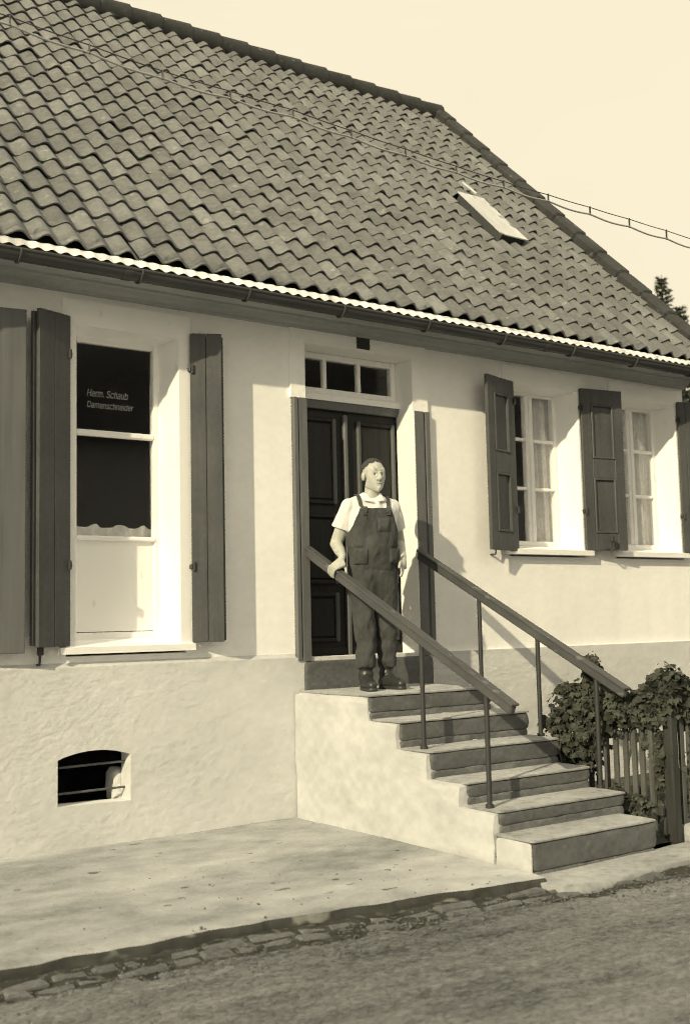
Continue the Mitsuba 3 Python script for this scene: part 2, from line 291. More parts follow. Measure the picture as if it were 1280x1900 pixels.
# ragged dark edge under the pavement's lip
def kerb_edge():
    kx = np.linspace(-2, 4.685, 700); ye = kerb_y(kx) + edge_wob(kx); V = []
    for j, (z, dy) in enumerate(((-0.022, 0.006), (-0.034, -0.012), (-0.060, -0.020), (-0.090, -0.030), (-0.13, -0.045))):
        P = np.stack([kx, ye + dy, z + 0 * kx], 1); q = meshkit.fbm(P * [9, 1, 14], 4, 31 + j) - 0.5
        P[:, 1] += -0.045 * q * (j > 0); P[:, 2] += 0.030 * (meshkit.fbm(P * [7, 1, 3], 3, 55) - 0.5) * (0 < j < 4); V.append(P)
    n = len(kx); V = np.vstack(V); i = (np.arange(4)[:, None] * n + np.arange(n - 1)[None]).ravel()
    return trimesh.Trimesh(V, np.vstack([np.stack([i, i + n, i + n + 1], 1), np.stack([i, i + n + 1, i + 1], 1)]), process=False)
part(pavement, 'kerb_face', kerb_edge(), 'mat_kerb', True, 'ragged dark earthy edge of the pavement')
# gutter stones: a ragged row, and flat ones sunk in the road's edge
def stone(cx, cy, lx, ly, h, z, seed, rot=0.0):
    r = np.random.default_rng(seed); pts = []
    for sx in (-1, 1):
        for sy in (-1, 1):
            c = np.array([sx * lx / 2 * r.uniform(0.86, 1.0), sy * ly / 2 * r.uniform(0.82, 1.0)]); t = -r.uniform(0.0, 0.018)
            pts += [(c[0], c[1], -h), (c[0], c[1], t - 0.012), (c[0] - sx * 0.012, c[1] - sy * 0.010, t)]
    q = rough(trimesh.convex.convex_hull(np.array(pts)), 0.05, 0.006, 20, seed, 0)
    q.apply_transform(trimesh.transformations.rotation_matrix(rot, [0, 0, 1])); q.apply_translation([cx, cy, z]); return q
KROT = math.atan2(KY[4] - KY[1], KX[4] - KX[1])
i = 0
for row, (off, wid) in enumerate(((0.098, 0.085), (0.188, 0.080))):
    x = -0.2
    while x < 6.5:
        L = rng.uniform(0.12, 0.30); cx = x + L / 2; cy = kerb_y(cx) - off + rng.uniform(-0.010, 0.010)
        part(gutter, 'stone', stone(cx, cy, L - 0.018, wid + rng.uniform(-0.020, 0.010), 0.07, -0.052 - 0.010 * row + rng.uniform(-0.016, 0.006), i, KROT + rng.uniform(-0.06, 0.06)), 'mat_cobble', 30)
        x += L; i += 1
rw = np.random.default_rng(77); ms = []; base_pebble = trimesh.creation.icosphere(subdivisions=0)
for _ in range(1500):
    x = rw.uniform(0.9, 6.3); f = rw.random()
    if f < 0.45: y, z = road_y(x) - abs(rw.normal(0, 0.16)), -0.074
    elif f < 0.72: y, z = kerb_y(x) - rw.uniform(0.03, 0.24), -0.072
    else:
        y, z = kerb_y(x) + rw.uniform(0.02, 1.9) ** 1.0, -0.012
        if x > 4.6: continue
    m = base_pebble.copy(); m.vertices = m.vertices * rw.uniform(0.55, 1.2, 3) * rw.choice([0.003, 0.005, 0.007, 0.010], p=[0.4, 0.35, 0.18, 0.07]) + rw.normal(0, 0.0006, (12, 3)) + [x, y, z]; ms.append(m)
k = part(None, 'gravel', cat(ms), 'mat_cobble'); labels[k] = {'label': 'loose grit scattered over the road edge and the pavement', 'category': 'gravel', 'kind': 'stuff'}
# stone apron at the foot of the stair, footpath to its right
ap = sg.Polygon([(4.735, -2.36), (4.64, -2.52), (4.635, -2.62), (4.68, -2.745), (4.80, -2.80), (4.95, -2.79), (5.24, -2.745), (5.78, -2.715), (6.5, -2.69), (6.5, -2.36)]).buffer(0.03).buffer(-0.03)
m = trimesh.creation.extrude_polygon(ap, 0.075, engine='earcut'); m.apply_translation([0, 0, -0.115])
structure('stone_apron', rough(m, 0.06, 0.010, 5, 21, 3), 'mat_tread', 'worn flat stone slab at the foot of the stair, undercut along the road', True)
structure('garden_ground', sheet(np.linspace(5.85, 40, 60), np.linspace(-2.3, 12, 40), lambda X, Y: -0.06 + 0.03 * meshkit.fbm(np.stack([X * 2, Y * 2, 0 * X], -1).reshape(-1, 3), 3, 8).reshape(X.shape)), 'mat_soil', 'dark soil of the small front garden behind the fence', True)
structure('footpath', strip(np.linspace(6.52, 40, 120), lambda x: -2.2, lambda x: road_y(x) + 0.06, -0.045, -0.075, 8, 0.010, 4, 12), 'mat_pave', 'pale trodden footpath along the front of the garden fence', True)

# ------------------------------------------------------------------ the house
house = thing('house', 'low plastered house with a steep pantile roof, tall shuttered windows and a dark front door', 'house')
XL, XR, ZE = -4.0, 9.47, 3.86
SHOP0 = (1.13, 1.98, 1.30, 3.47)      # neighbouring tall window, mostly outside the frame
SHOP = (2.955, 3.735, 1.30, 3.50)
WIN1, WIN2 = (7.03, 7.89, 2.035, 3.535), (8.42, 9.305, 2.035, 3.535)
DOOR = (4.83, 5.90, 1.155, 3.615)
def rect(r, g=0.0): return sg.box(r[0] - g, r[2] - g, r[1] + g, r[3] + g)
wall = sg.box(XL, 1.16, XR, ZE)
for r in (SHOP0, SHOP, WIN1, WIN2): wall = wall.difference(rect(r, 0.055))
wall = wall.difference(sg.box(4.77, 1.0, 5.96, 3.68))
wm = extrude_xz(wall, 0.0, 0.36)
gable = trimesh.convex.convex_hull(np.array([(XR - 0.3 - d, y, z) if k else (XR - d, y, z) for k in (0, 1) for y, z, d in ((0.361, 1.16, 0), (7.2, 1.16, 0), (7.2, 3.86, 0.03), (3.40, 7.52, 0.32), (0.361, 3.86, 0.03))]))
left_end = extrude_yz(sg.Polygon([(0.361, 1.16), (7.2, 1.16), (7.2, 3.86), (3.40, 7.62), (0.361, 3.86)]), XL, XL + 0.3)
back = box(XL, XR, 7.201, 7.5, -0.2, 3.86)
part(house, 'wall', cat([wm, gable, left_end, back]), 'mat_plaster')
# interior shell, dark and unlit
part(house, 'room', cat([box(XL + 0.3, XR - 0.301, 0.365, 6.9, 1.0, 1.05), box(XL + 0.3, XR - 0.301, 3.6, 3.65, 1.051, 3.75), box(XL + 0.3, XR - 0.301, 0.37, 7.1, 3.751, 3.80), box(4.45, 4.5, 0.37, 3.59, 1.051, 3.75), box(6.5, 6.55, 0.37, 3.59, 1.051, 3.75)]), 'mat_room')
# plinth with the cellar opening
pl = sg.box(XL, -0.3, 9.50, 1.175)
arc = [(2.83 + 0.515 * t, 0.575 + 0.047 * math.sin(math.pi * t) ** 0.8) for t in np.linspace(0, 1, 13)]
cell = sg.Polygon([(2.83, 0.278)] + arc + [(3.345, 0.268)])
pl = pl.difference(cell)
pm = extrude_xz(pl, -0.035, 0.115)
ledge = extrude_yz(sg.Polygon([(-0.035, 1.175), (0.0, 1.205), (0.02, 1.205), (0.02, 1.175)]), XL, 4.70)
part(house, 'plinth', cat([pm, ledge, box(XL, XL + 0.3, 0.341, 7.2, -0.3, 1.16), box(9.2, 9.5, 0.341, 7.2, -0.3, 1.16)]), 'mat_plinth')
cw = holder(house, 'cellar_window')
part(cw, 'bar', tube([(2.80, 0.06, 0.515), (3.40, 0.06, 0.522)], 0.008), 'mat_cobble')
part(cw, 'bar', tube([(2.80, 0.06, 0.345), (3.40, 0.06, 0.349)], 0.008), 'mat_cobble')
part(cw, 'reveal', rough(box(3.300, 3.47, 0.118, 0.30, 0.22, 0.46, 0.03), 0.03, 0.022, 12, 31), 'mat_plinth', 50)
part(cw, 'back', cat([box(1.0, 6.0, 3.4, 3.45, -0.3, 1.0), box(1.0, 1.05, 0.12, 3.399, -0.3, 1.0), box(5.95, 6.0, 0.12, 3.399, -0.3, 1.0)]), 'mat_plinth')

# cornice and gutter
prof = sg.Polygon([(0.0, 3.722), (-0.045, 3.722), (-0.05, 3.742), (-0.075, 3.755), (-0.095, 3.780), (-0.12, 3.784), (-0.125, 3.800), (-0.36, 3.812), (-0.36, 3.87), (0.0, 3.87)])
part(house, 'cornice', extrude_yz(prof, XL, XR + 0.01), 'mat_cornice', False, 'moulded grey cornice board under the gutter')
gut = holder(house, 'rain_gutter')
th = np.linspace(0, math.pi, 13); GY, GZ, GR = -0.420, 3.802, 0.060
outer = [(GY - GR * math.cos(t), GZ - GR * math.sin(t)) for t in th]; inner = [(GY - (GR - 0.006) * math.cos(t), GZ - (GR - 0.006) * math.sin(t)) for t in th[::-1]]
part(gut, 'trough', extrude_yz(sg.Polygon(outer + inner), XL, XR + 0.03), 'mat_zinc', 35, 'dark zinc half-round gutter trough')
part(gut, 'bead', tube([(XL, GY - GR, GZ + 0.002), (XR + 0.03, GY - GR, GZ + 0.002)], 0.011, 8), 'mat_zinc', 40)
for bx in np.arange(-3.4, 9.4, 0.83):
    pts = [(bx, GY - (GR + 0.007) * math.cos(t), GZ - (GR + 0.007) * math.sin(t)) for t in np.linspace(-0.1, math.pi, 10)] + [(bx, -0.364, 3.86)]
    part(gut, 'bracket', tube(pts, 0.009, 6), 'mat_zinc', 40)
for jx in (-1.2, 3.12, 7.05):
    part(gut, 'joint', extrude_yz(sg.Polygon([(a * 1.0 + (-0.003 if a < GY else 0.003), b - 0.004) for a, b in outer] + inner), jx, jx + 0.06), 'mat_zinc', 35)

# roof: slope with s measured up from the eave
PIT = math.radians(46.5); CS, SN = math.cos(PIT), math.sin(PIT); EY, EZ = -0.40, 3.885
def RP(x, s, n=0.0): return np.array([x, EY + s * CS - n * SN, EZ + s * SN + n * CS])
SR = 5.46
roof = holder(house, 'roof')
RXR = 9.45
def XV(s): return RXR - 0.27 * s / SR
def slab(x0, x1, s0, s1, n0, n1):
    pts = [RP(x, s, n) for x in (x0, x1) for s in (s0, s1) for n in (n0, n1)]; return trimesh.convex.convex_hull(np.array(pts))
ry, rz = RP(0, SR)[1:]
deck = trimesh.convex.convex_hull(np.array([RP(x, s, n) for s in (0.03, SR) for n in (-0.10, -0.03) for x in (XL, XV(s) - 0.03)]))
v = deck.vertices.copy(); v[:, 1] = 2 * ry - v[:, 1]; deck2 = trimesh.Trimesh(v, deck.faces[:, ::-1], process=False); deck2.vertices[:, 1] += 0.004
part(roof, 'boarding', cat([deck, deck2]), 'mat_dark')
v = np.array([RP(x, s, n) for s in (-0.05, SR) for n in (-0.03, 0.02) for x in (XL, XV(s))]); back_slope = trimesh.convex.convex_hull(np.stack([v[:, 0], 2 * ry - v[:, 1] + 0.01, v[:, 2]], 1))
part(roof, 'back_slope', back_slope, 'mat_tile_1')
TW, TC, TL = 0.187, 0.25, 0.335
def tile_mesh(k):
    r = np.random.default_rng(100 + k); nu = 12; u = np.linspace(0, 1, nu + 1); amp = 0.028
    ph = u * 1.04
    h = -amp * np.cos((u * 1.06 - 0.03) * 2 * np.pi) + 0.004 * r.normal(0, 0.4)
    h = np.convolve(np.pad(h, 1, 'edge'), [0.2, 0.6, 0.2], 'valid')
    V = []
    for s, n in ((0.0, 0.035), (0.16, 0.023), (TL, 0.006)):
        for a, b in zip(u, h): V.append((a * (TW + 0.012) - 0.006, s + (0.004 * math.sin(a * 9 + k) if s == 0 else 0), n + b))
    V += [(x, s + 0.004, n - 0.015) for x, s, n in V[:nu + 1]]
    F = []
    for row in (0, 1):
        for j in range(nu):
            a = row * (nu + 1) + j; F += [[a, a + 1, a + nu + 2], [a, a + nu + 2, a + nu + 1]]
    o = 3 * (nu + 1)
    for j in range(nu): F += [[j, o + j, o + j + 1], [j, o + j + 1, j + 1]]
    V = np.array(V); F = np.array(F)
    # split the front edge from the top so that its corner stays sharp
    V = np.vstack([V, V[:nu + 1]]); q = len(V) - nu - 1; F[-2 * nu:] = np.where(F[-2 * nu:] <= nu, F[-2 * nu:] + q, F[-2 * nu:])
    W = np.stack([V[:, 0], V[:, 1] * CS - V[:, 2] * SN, V[:, 1] * SN + V[:, 2] * CS], 1)
    return trimesh.Trimesh(W, F, process=False)
tiles = []
rt = np.random.default_rng(5)
ncol = int((RXR - 0.6) / TW); nrow = int(SR / TC)
variants = [(tile_mesh(k), None) for k in range(5)]
plys = [mikit.ply(m, 'mat_tile_0', True) for m, _ in variants]
HATCH = (7.80, 8.17, 1.80, 2.78)
for r in range(nrow + 1):
    for c in range(0, ncol + 8):
        x0 = RXR - 0.02 - (c + 1) * TW; s0 = 0.012 + r * TC
        if x0 < 0.4 or s0 + 0.12 > SR or x0 + TW > XV(s0 + 0.15) + 0.10: continue
        if HATCH[0] - 0.02 < x0 + TW / 2 < HATCH[1] + 0.02 and HATCH[2] < s0 + 0.1 < HATCH[3]: continue
        P = RP(x0, s0, 0.012) + rt.normal(0, 0.003, 3)
        tone = min(3, max(0, int(round(1.5 + 0.9 * rt.normal()))))
        k = int(rt.integers(5)); rotz = math.radians(rt.normal(0, 0.8)); roty = math.radians(rt.normal(0, 1.1))
        d = np.linalg.norm(P - EYE); q = P - EYE
        zc = q @ FWD; inx = abs((q @ _r0) / zc) < 0.31 and abs((q @ UP) / zc) < 0.46
        tiles.append((d if inx else d + 100, P, tone, k, rotz, roty))
tiles.sort(key=lambda t: t[0])
rest = {0: [], 1: [], 2: [], 3: []}
for i, (d, P, tone, k, rz_, ry_) in enumerate(tiles):
    tr = T().translate(P.tolist()).rotate([0, -SN, CS], math.degrees(rz_)).rotate([0, CS, SN], math.degrees(ry_))
    if i < 300:
        key = newkey(f'{roof}__tile'); scene[key] = {**plys[k], 'bsdf': {'type': 'ref', 'id': f'mat_tile_{tone}'}, 'to_world': tr}
    else:
        A = np.array(tr.matrix, float).reshape(4, 4); m = variants[k][0].copy(); m.apply_transform(A); rest[tone].append(m)
# the tiles past the nearest 300 stay one part of the roof
far_key = f'{roof}__far_tiles'
allm, off = [], []
for tone in rest: allm += rest[tone]
cols = np.concatenate([np.full((len(m.vertices), 3), (0.125, 0.138, 0.150, 0.172)[t]) for t in rest for m in rest[t]])
far_mesh = trimesh.Trimesh(np.vstack([m.vertices for m in allm]), np.vstack([m.faces + 52 * 0 + o for m, o in zip(allm, np.cumsum([0] + [len(m.vertices) for m in allm[:-1]]))]), process=False)
scene['mat_tile_far'] = two(diffuse({'type': 'mesh_attribute', 'name': 'vertex_color'}, 0.8, 0.2))
rv = meshkit.fbm(far_mesh.vertices * 5, 3, 3)[:, None]; rv2 = meshkit.fbm(far_mesh.vertices * 30, 2, 4)[:, None]
scene[far_key] = mikit.ply(far_mesh, 'mat_tile_far', True, color=cols * np.array([0.965, 1.0, 1.03]) * (1 + 0.6 * (rv - 0.5) + 0.5 * (rv2 - 0.5)))
labels[far_key] = {'label': 'pantiles of the upper and far part of the roof', 'kind': 'stuff'}
# eave flashing: small corrugations below the lowest tiles
fx = np.arange(0.2, RXR + 0.02, 0.0055); V = []
for x in fx:
    w = math.cos(2 * math.pi * x / 0.0935)
    for (y, z, am) in ((-0.36, 3.900, 0.002), (-0.415, 3.878, 0.004), (-0.472, 3.818, 0.008)): V.append((x, y, z + am * w + 0.012))
n = len(fx); F = []
for i in range(n - 1):
    for j in range(2):
        a = i * 3 + j; F += [[a, a + 3, a + 4], [a, a + 4, a + 1]]
part(roof, 'eave_flashing', trimesh.Trimesh(np.array(V), np.array(F), process=False), 'mat_flash', True, 'white corrugated strip along the eave')
# ridge and verge caps
x, i = XV(SR) + 0.05, 0
while x > -0.2:
    L = 0.36; pts = [(x - L - 0.03, ry, rz + 0.035), (x, ry, rz + 0.050)]
    part(roof, 'ridge_tile', tube([(x - L - 0.02, ry, rz + 0.03), (x, ry, rz + 0.045)], [0.125, 0.135], 14), 'mat_ridge', 40); x -= L
s = -0.06
while s < SR - 0.05:
    L = 0.40; s1 = min(s + L, SR)
    part(roof, 'verge_tile', beam(RP(XV(s) + 0.01, s, 0.055), RP(XV(s1) + 0.01, s1 + 0.02, 0.040), 0.20, 0.17, (1, 0, 0), 0.03), 'mat_ridge'); s = s1
# roof hatch
hatch = holder(house, 'roof_hatch')
def hslab(x0, x1, s0, s1, n00, n01, t):
    pts = [RP(x, s, nn - dn) for x in (x0, x1) for s, nn in ((s0, n00), (s1, n01)) for dn in (0, t)]; return trimesh.convex.convex_hull(np.array(pts))
part(hatch, 'cover', hslab(7.80, 8.165, 1.84, 2.76, 0.102, 0.086, 0.012), 'mat_hatch', False, 'pale stained metal cover of the roof hatch')
part(hatch, 'frame', cat([hslab(7.82, 7.845, 1.86, 2.74, 0.086, 0.070, 0.10), hslab(8.12, 8.145, 1.86, 2.74, 0.086, 0.070, 0.10), hslab(7.846, 8.119, 1.87, 1.895, 0.088, 0.088, 0.11)]), 'mat_dark')
part(hatch, 'hook', tube([RP(8.06, 2.77, 0.11), RP(8.05, 3.05, 0.09)], 0.012), 'mat_hatch')

# ------------------------------------------------------------------ windows, shutters, door
def surround(r, back_in, outer_w, top_w, label, sill_h=0.045, y0=-0.03):
    s = holder(house, 'window_surround')
    o = (r[0] - outer_w, r[1] + outer_w, r[2], r[3] + top_w); i1 = (r[0] + back_in, r[1] - back_in, r[2] + 0.05, r[3] - 0.02)
    part(s, 'casing', ring(o, r, i1, y0, 0.20), 'mat_white', False, label)
    part(s, 'sill', extrude_yz(sg.Polygon([(-0.075, r[2] - sill_h + 0.006), (0.195, r[2] - sill_h + 0.006), (0.195, r[2] + 0.055), (-0.055, r[2] + 0.010), (-0.075, r[2] + 0.006)]), o[0] - 0.025, o[1] + 0.0), 'mat_white', False, 'white window sill')
    return s
def hinge(parent, x, y, z):
    part(parent, 'hinge', cat([box(x - 0.022, x + 0.022, y - 0.035, y - 0.002, z - 0.018, z + 0.018, 0.006), tube([(x, y - 0.045, z - 0.03), (x, y - 0.045, z + 0.03)], 0.012)]), 'mat_iron')
def shutter(h, o, z0, z1, panelled, bsdf, label, layers=1, flip=1):
    """Leaf from the hinge edge h to the outer edge o (x, y)."""
    s = holder(house, 'shutter'); labels[s] = {'label': label}
    h, o = np.array([*h, 0.0]), np.array([*o, 0.0]); L = np.linalg.norm(o - h); u = (o - h) / L; n = np.array([u[1], -u[0], 0]);
    if n[1] > 0: n = -n
    A = np.eye(4); A[:3, 0], A[:3, 1], A[:3, 2], A[:3, 3] = u, -n, [0, 0, 1], h
    def put(m):
        m.apply_transform(A)
        if np.linalg.det(A[:3, :3]) < 0: m.invert()
        return m
    t = 0.032
    if not panelled:
        nb = 2; w = L / nb
        for k in range(nb): part(s, 'board', put(box(k * w + 0.001, (k + 1) * w - 0.0015, -t, 0, z0, z1, 0.004)), bsdf)
        if layers > 1: part(s, 'rear_leaf', put(box(0.012, L + 0.012, 0.010, 0.040, z0 + 0.01, z1 - 0.015, 0.004)), bsdf)
        part(s, 'batten', put(cat([box(0.02, L - 0.02, 0.0005, 0.009, z0 + 0.25, z0 + 0.33), box(0.02, L - 0.02, 0.0005, 0.009, z1 - 0.33, z1 - 0.25)])), bsdf)
    else:
        H = z1 - z0; sw = 0.23 * L; pz = ((0.105, 0.445), (0.565, 0.905)); pr = [(z0 + H * a, z0 + H * b) for a, b in pz]
        part(s, 'stile', put(box(0, sw, -t, 0, z0, z1, 0.004)), bsdf); part(s, 'stile', put(box(L - sw, L, -t, 0, z0, z1, 0.004)), bsdf)
        for a, b in ((z0, pr[0][0]), (pr[0][1], pr[1][0]), (pr[1][1], z1)):
            part(s, 'rail', put(box(sw + 0.001, L - sw - 0.001, -t + 0.001, -0.001, a, b, 0.004)), bsdf)
        for a, b in pr:
            part(s, 'panel', put(box(sw, L - sw, -0.016, -0.006, a, b)), bsdf)
            part(s, 'moulding', put(cat([box(sw + 0.001, sw + 0.022, -t - 0.008, -0.010, a, b, 0.008), box(L - sw - 0.022, L - sw - 0.001, -t - 0.008, -0.010, a, b, 0.008), box(sw + 0.022, L - sw - 0.022, -t - 0.006, -0.010, a, a + 0.02, 0.008), box(sw + 0.022, L - sw - 0.022, -t - 0.006, -0.010, b - 0.02, b, 0.008)])), bsdf)
    for z in (z0 + 0.24 * (z1 - z0), z1 - 0.12 * (z1 - z0)): hinge(s, h[0], min(h[1], -0.03), z)
    return s
def pane(parent, x0, x1, z0, z1, y):
    m = trimesh.Trimesh(np.array([(x0, y, z0), (x1, y, z0), (x1, y, z1), (x0, y, z1)]), np.array([[0, 1, 2], [0, 2, 3]]), process=False)
    part(parent, 'pane', m, 'mat_glass')

def shop_window(r, label, lettering):
    s = surround(r, 0.06, 0.095, 0.175, 'broad white casing of the tall window')
    w = holder(house, 'window'); labels[w] = {'label': label}
    x0, x1, z0, z1 = r[0] + 0.045, r[1] - 0.045, r[2] + 0.05, r[3] - 0.015; W = 0.05
    part(w, 'frame', frame(x0, x1, z0, z1 + 0.01, W, 0.185, 0.245), 'mat_white')
    gz = z0 + 0.735
    part(w, 'glazing_bar', box(x0 + W, x1 - W, 0.180, 0.235, z0 + 1.43, z0 + 1.472, 0.008), 'mat_white')
    part(w, 'glazing_bar', box(x0 + W, x1 - W, 0.172, 0.238, gz - 0.045, gz - 0.012, 0.008), 'mat_white')
    part(w, 'apron_panel', cat([box(x0 + W, x1 - W, 0.206, 0.232, z0 + 0.055, gz - 0.046)]), 'mat_white', False, 'white wooden panel below the panes')
    pane(w, x0 + W, x1 - W, gz - 0.012, z0 + 1.43, 0.212); pane(w, x0 + W, x1 - W, z0 + 1.472, z1 - W + 0.01, 0.212)
    if lettering:
        t1 = meshkit.text_mesh('Herm. Schaub', 0.052, 0.0015); t2 = meshkit.text_mesh('Damenschneider', 0.046, 0.0015)
        for t, zz, ww in ((t1, 3.065, 0.31), (t2, 2.985, 0.35)):
            e = t.bounds[1, 0] - t.bounds[0, 0]; v = t.vertices.copy(); sx = ww / e
            t.vertices = np.stack([x0 + W + 0.085 + (v[:, 0] - t.bounds[0, 0]) * sx + 0.18 * v[:, 1], 0.2115 - v[:, 2], zz + v[:, 1]], 1)
            part(w, 'lettering', t, 'mat_letter', False, 'pale sign writing on the upper pane')
    return w
shop_window(SHOP0, 'tall window at the left end of the wall, cut by the edge of the picture', False)
shop_window(SHOP, 'tall window with dark panes, pale lettering and a white lower panel', True)

def casement(r, label):
    surround(r, 0.075, 0.09, 0.155, 'white plaster casing of the window')
    w = holder(house, 'window'); labels[w] = {'label': label}
    x0, x1, z0, z1 = r[0] + 0.07, r[1] - 0.07, r[2] + 0.055, r[3] - 0.012; W = 0.045; xm = (x0 + x1) / 2
    part(w, 'frame', frame(x0, x1, z0, z1 + 0.01, W, 0.185, 0.25), 'mat_white')
    part(w, 'mullion', cat([box(xm - 0.048, xm + 0.048, 0.178, 0.248, z0 + W, z1 - W + 0.01, 0.01), box(xm - 0.016, xm + 0.016, 0.168, 0.178, z0 + W, z1 - W, 0.006)]), 'mat_white')
    for bz in (2.62, 3.075):
        part(w, 'glazing_bar', box(x0 + W, xm - 0.048, 0.188, 0.235, bz - 0.014, bz + 0.014, 0.006), 'mat_white'); part(w, 'glazing_bar', box(xm + 0.048, x1 - W, 0.188, 0.235, bz - 0.014, bz + 0.014, 0.006), 'mat_white')
    zs = (z0 + W, 2.62 - 0.014, 2.62 + 0.014, 3.075 - 0.014, 3.075 + 0.014, z1 - W + 0.01)
    for a, b in ((x0 + W, xm - 0.048), (xm + 0.048, x1 - W)):
        for q in range(3): pane(w, a, b, zs[2 * q], zs[2 * q + 1], 0.212)
    return w, x0 + W, xm, x1 - W, z0 + W, z1 - W
c1 = casement(WIN1, 'two leaved window beside the front door with a lace curtain')
c2 = casement(WIN2, 'two leaved window at the right end of the wall with a lace curtain')
def curtain(name, label, x0t, x0b, x1, z0, z1, y, seed, scallop=False):
    nx, nz = 60, 24; V = []; t = np.linspace(0, 1, nx)
    for j in range(nz):
        q = j / (nz - 1); z = z0 + (z1 - z0) * q; xl = x0b + (x0t - x0b) * min(1, q * 1.5) ** 0.7
        xx = xl + (x1 - xl) * t; yy = y + 0.018 * np.sin(t * 34 + seed + 0.6 * math.sin(q * 3)) + 0.010 * np.sin(t * 13 + 2 * seed)
        zz = z + (0.018 * np.sin(t * 2 * math.pi * 3.5 + 1.2) * (q == 1) if scallop else 0 * t)
        V.append(np.stack([xx, yy, zz], 1))
    V = np.vstack(V); i = (np.arange(nz - 1)[:, None] * nx + np.arange(nx - 1)[None]).ravel(); F = np.vstack([np.stack([i, i + 1, i + nx + 1], 1), np.stack([i, i + nx + 1, i + nx], 1)])
    key = part(None, name, trimesh.Trimesh(V, F, process=False), 'mat_lace', True); labels[key] = {'label': label, 'category': 'curtain'}; return key
for (w, a, xm, b, z0, z1), nm in ((c1, 'window beside the front door'), (c2, 'window at the right end of the wall')):
    curtain('lace_curtain', f'lace curtain in the right half of the {nm}', xm + 0.02, xm + 0.13, b + 0.03, z0 - 0.03, z1 + 0.04, 0.285, xm)
    curtain('lace_curtain', f'lace curtain in the left half of the {nm}', a + 0.22, a + 0.10, a - 0.03, z0 - 0.03, z1 + 0.04, 0.285, xm + 3)
curtain('half_curtain', 'short white half curtain with a scalloped upper edge in the tall lettered window', SHOP[0] + 0.06, SHOP[0] + 0.06, SHOP[1] - 0.06, SHOP[2] + 0.72, SHOP[2] + 0.845, 0.262, 1.0, True)

shutter((2.895, -0.034), (2.640, -0.125), 1.315, 3.545, False, 'mat_shutter', 'dark folded shutter left of the tall lettered window', 2)
shutter((3.822, -0.034), (4.028, -0.135), 1.315, 3.545, False, 'mat_shutter', 'dark folded shutter right of the tall lettered window', 2)
shutter((2.075, -0.034), (2.575, -0.115), 1.28, 3.52, False, 'mat_pale', 'pale weathered shutter at the left edge of the picture', 1)
shutter((7.025, -0.034), (6.585, -0.165), 2.02, 3.535, True, 'mat_shutter', 'dark panelled shutter between the front door and the first right-hand window')
shutter((7.900, -0.034), (8.375, -0.115), 2.045, 3.565, True, 'mat_shutter', 'dark panelled shutter between the two right-hand windows')
shutter((9.315, -0.034), (9.47, -0.10), 2.045, 3.57, False, 'mat_shutter', 'dark shutter at the right end of the wall', 2)
# shutter holders: small iron catches at the foot of the shutters
for hx, hz, hy in ((2.70, 1.20, -0.05), (8.12, 2.06, -0.16), (6.75, 1.99, -0.06)):
    part(house, 'shutter_catch', cat([tube([(hx, 0.0, hz), (hx, hy, hz), (hx, hy - 0.01, hz + 0.07)], 0.009, 6), box(hx - 0.02, hx + 0.02, hy - 0.03, hy, hz + 0.06, hz + 0.12, 0.01)]), 'mat_iron')

# plaster field above the door and the door surround
part(house, 'door_header', extrude_xz(sg.Polygon([(4.695, 3.172), (4.83, 3.172), (4.83, 3.615), (5.90, 3.615), (5.90, 3.172), (6.065, 3.172), (6.050, 3.721), (4.695, 3.721)]), -0.028, 0.02), 'mat_plaster', False, 'raised plaster band round the light above the door')
ds = holder(house, 'door_surround')
def post(x0, x1):
    pr = [(x0, 0.19), (x0, -0.05), (x0 + 0.03, -0.05), (x0 + 0.036, -0.03), (x1 - 0.075, -0.03), (x1 - 0.068, -0.05), (x1, -0.05), (x1, 0.19)]
    m = trimesh.creation.extrude_polygon(sg.Polygon(pr), 2.02, engine='earcut'); m.apply_translation([0, 0, 1.150]); return m
part(ds, 'post', post(4.712, 4.828), 'mat_postpaint', False, 'grey painted grooved door post')
mp = post(4.712, 4.828); v = mp.vertices.copy(); v[:, 0] = 4.712 + 5.902 + 0.0 + (4.828 - 4.712) + 0.0 - (v[:, 0] - 0.0) + 0.0; v[:, 0] += 6.050 - v[:, 0].max()
v[:, 0] = 5.902 + (v[:, 0] - v[:, 0].min()) * (6.062 - 5.902) / (v[:, 0].max() - v[:, 0].min())
part(ds, 'post', trimesh.Trimesh(v, mp.faces[:, ::-1], process=False), 'mat_postpaint')
part(ds, 'reveal', box(5.8955, 5.9012, -0.046, 0.188, 1.152, 3.169), 'mat_plaster', False, 'pale plastered reveal inside the right door post')
part(ds, 'lining', cat([box(5.901, 5.93, 0.0205, 0.2, 3.17, 3.615), box(4.80, 4.829, 0.0205, 0.2, 3.17, 3.615), box(4.80, 5.93, 0.0205, 0.2, 3.6155, 3.66)]), 'mat_white')
tl = holder(house, 'transom_window')
part(tl, 'frame', frame(4.831, 5.899, 3.275, 3.613, 0.05, 0.188, 0.25), 'mat_white'); 
for bx in (5.172, 5.516): part(tl, 'glazing_bar', box(bx - 0.017, bx + 0.017, 0.190, 0.24, 3.325, 3.563, 0.006), 'mat_white')
for a, b in ((4.881, 5.155), (5.189, 5.499), (5.533, 5.849)): pane(tl, a, b, 3.325, 3.563, 0.212)
part(tl, 'transom', extrude_yz(sg.Polygon([(0.14, 3.215), (0.26, 3.215), (0.26, 3.274), (0.165, 3.274), (0.145, 3.262)]), 4.831, 5.899), 'mat_white', False, 'white transom bar above the door')
part(tl, 'drip_mould', extrude_yz(sg.Polygon([(0.165, 3.150), (0.26, 3.150), (0.26, 3.2145), (0.15, 3.2145)]), 4.832, 5.898), 'mat_postpaint')
door = holder(house, 'door'); labels[door] = {'label': 'dark double door with tall raised panels'}
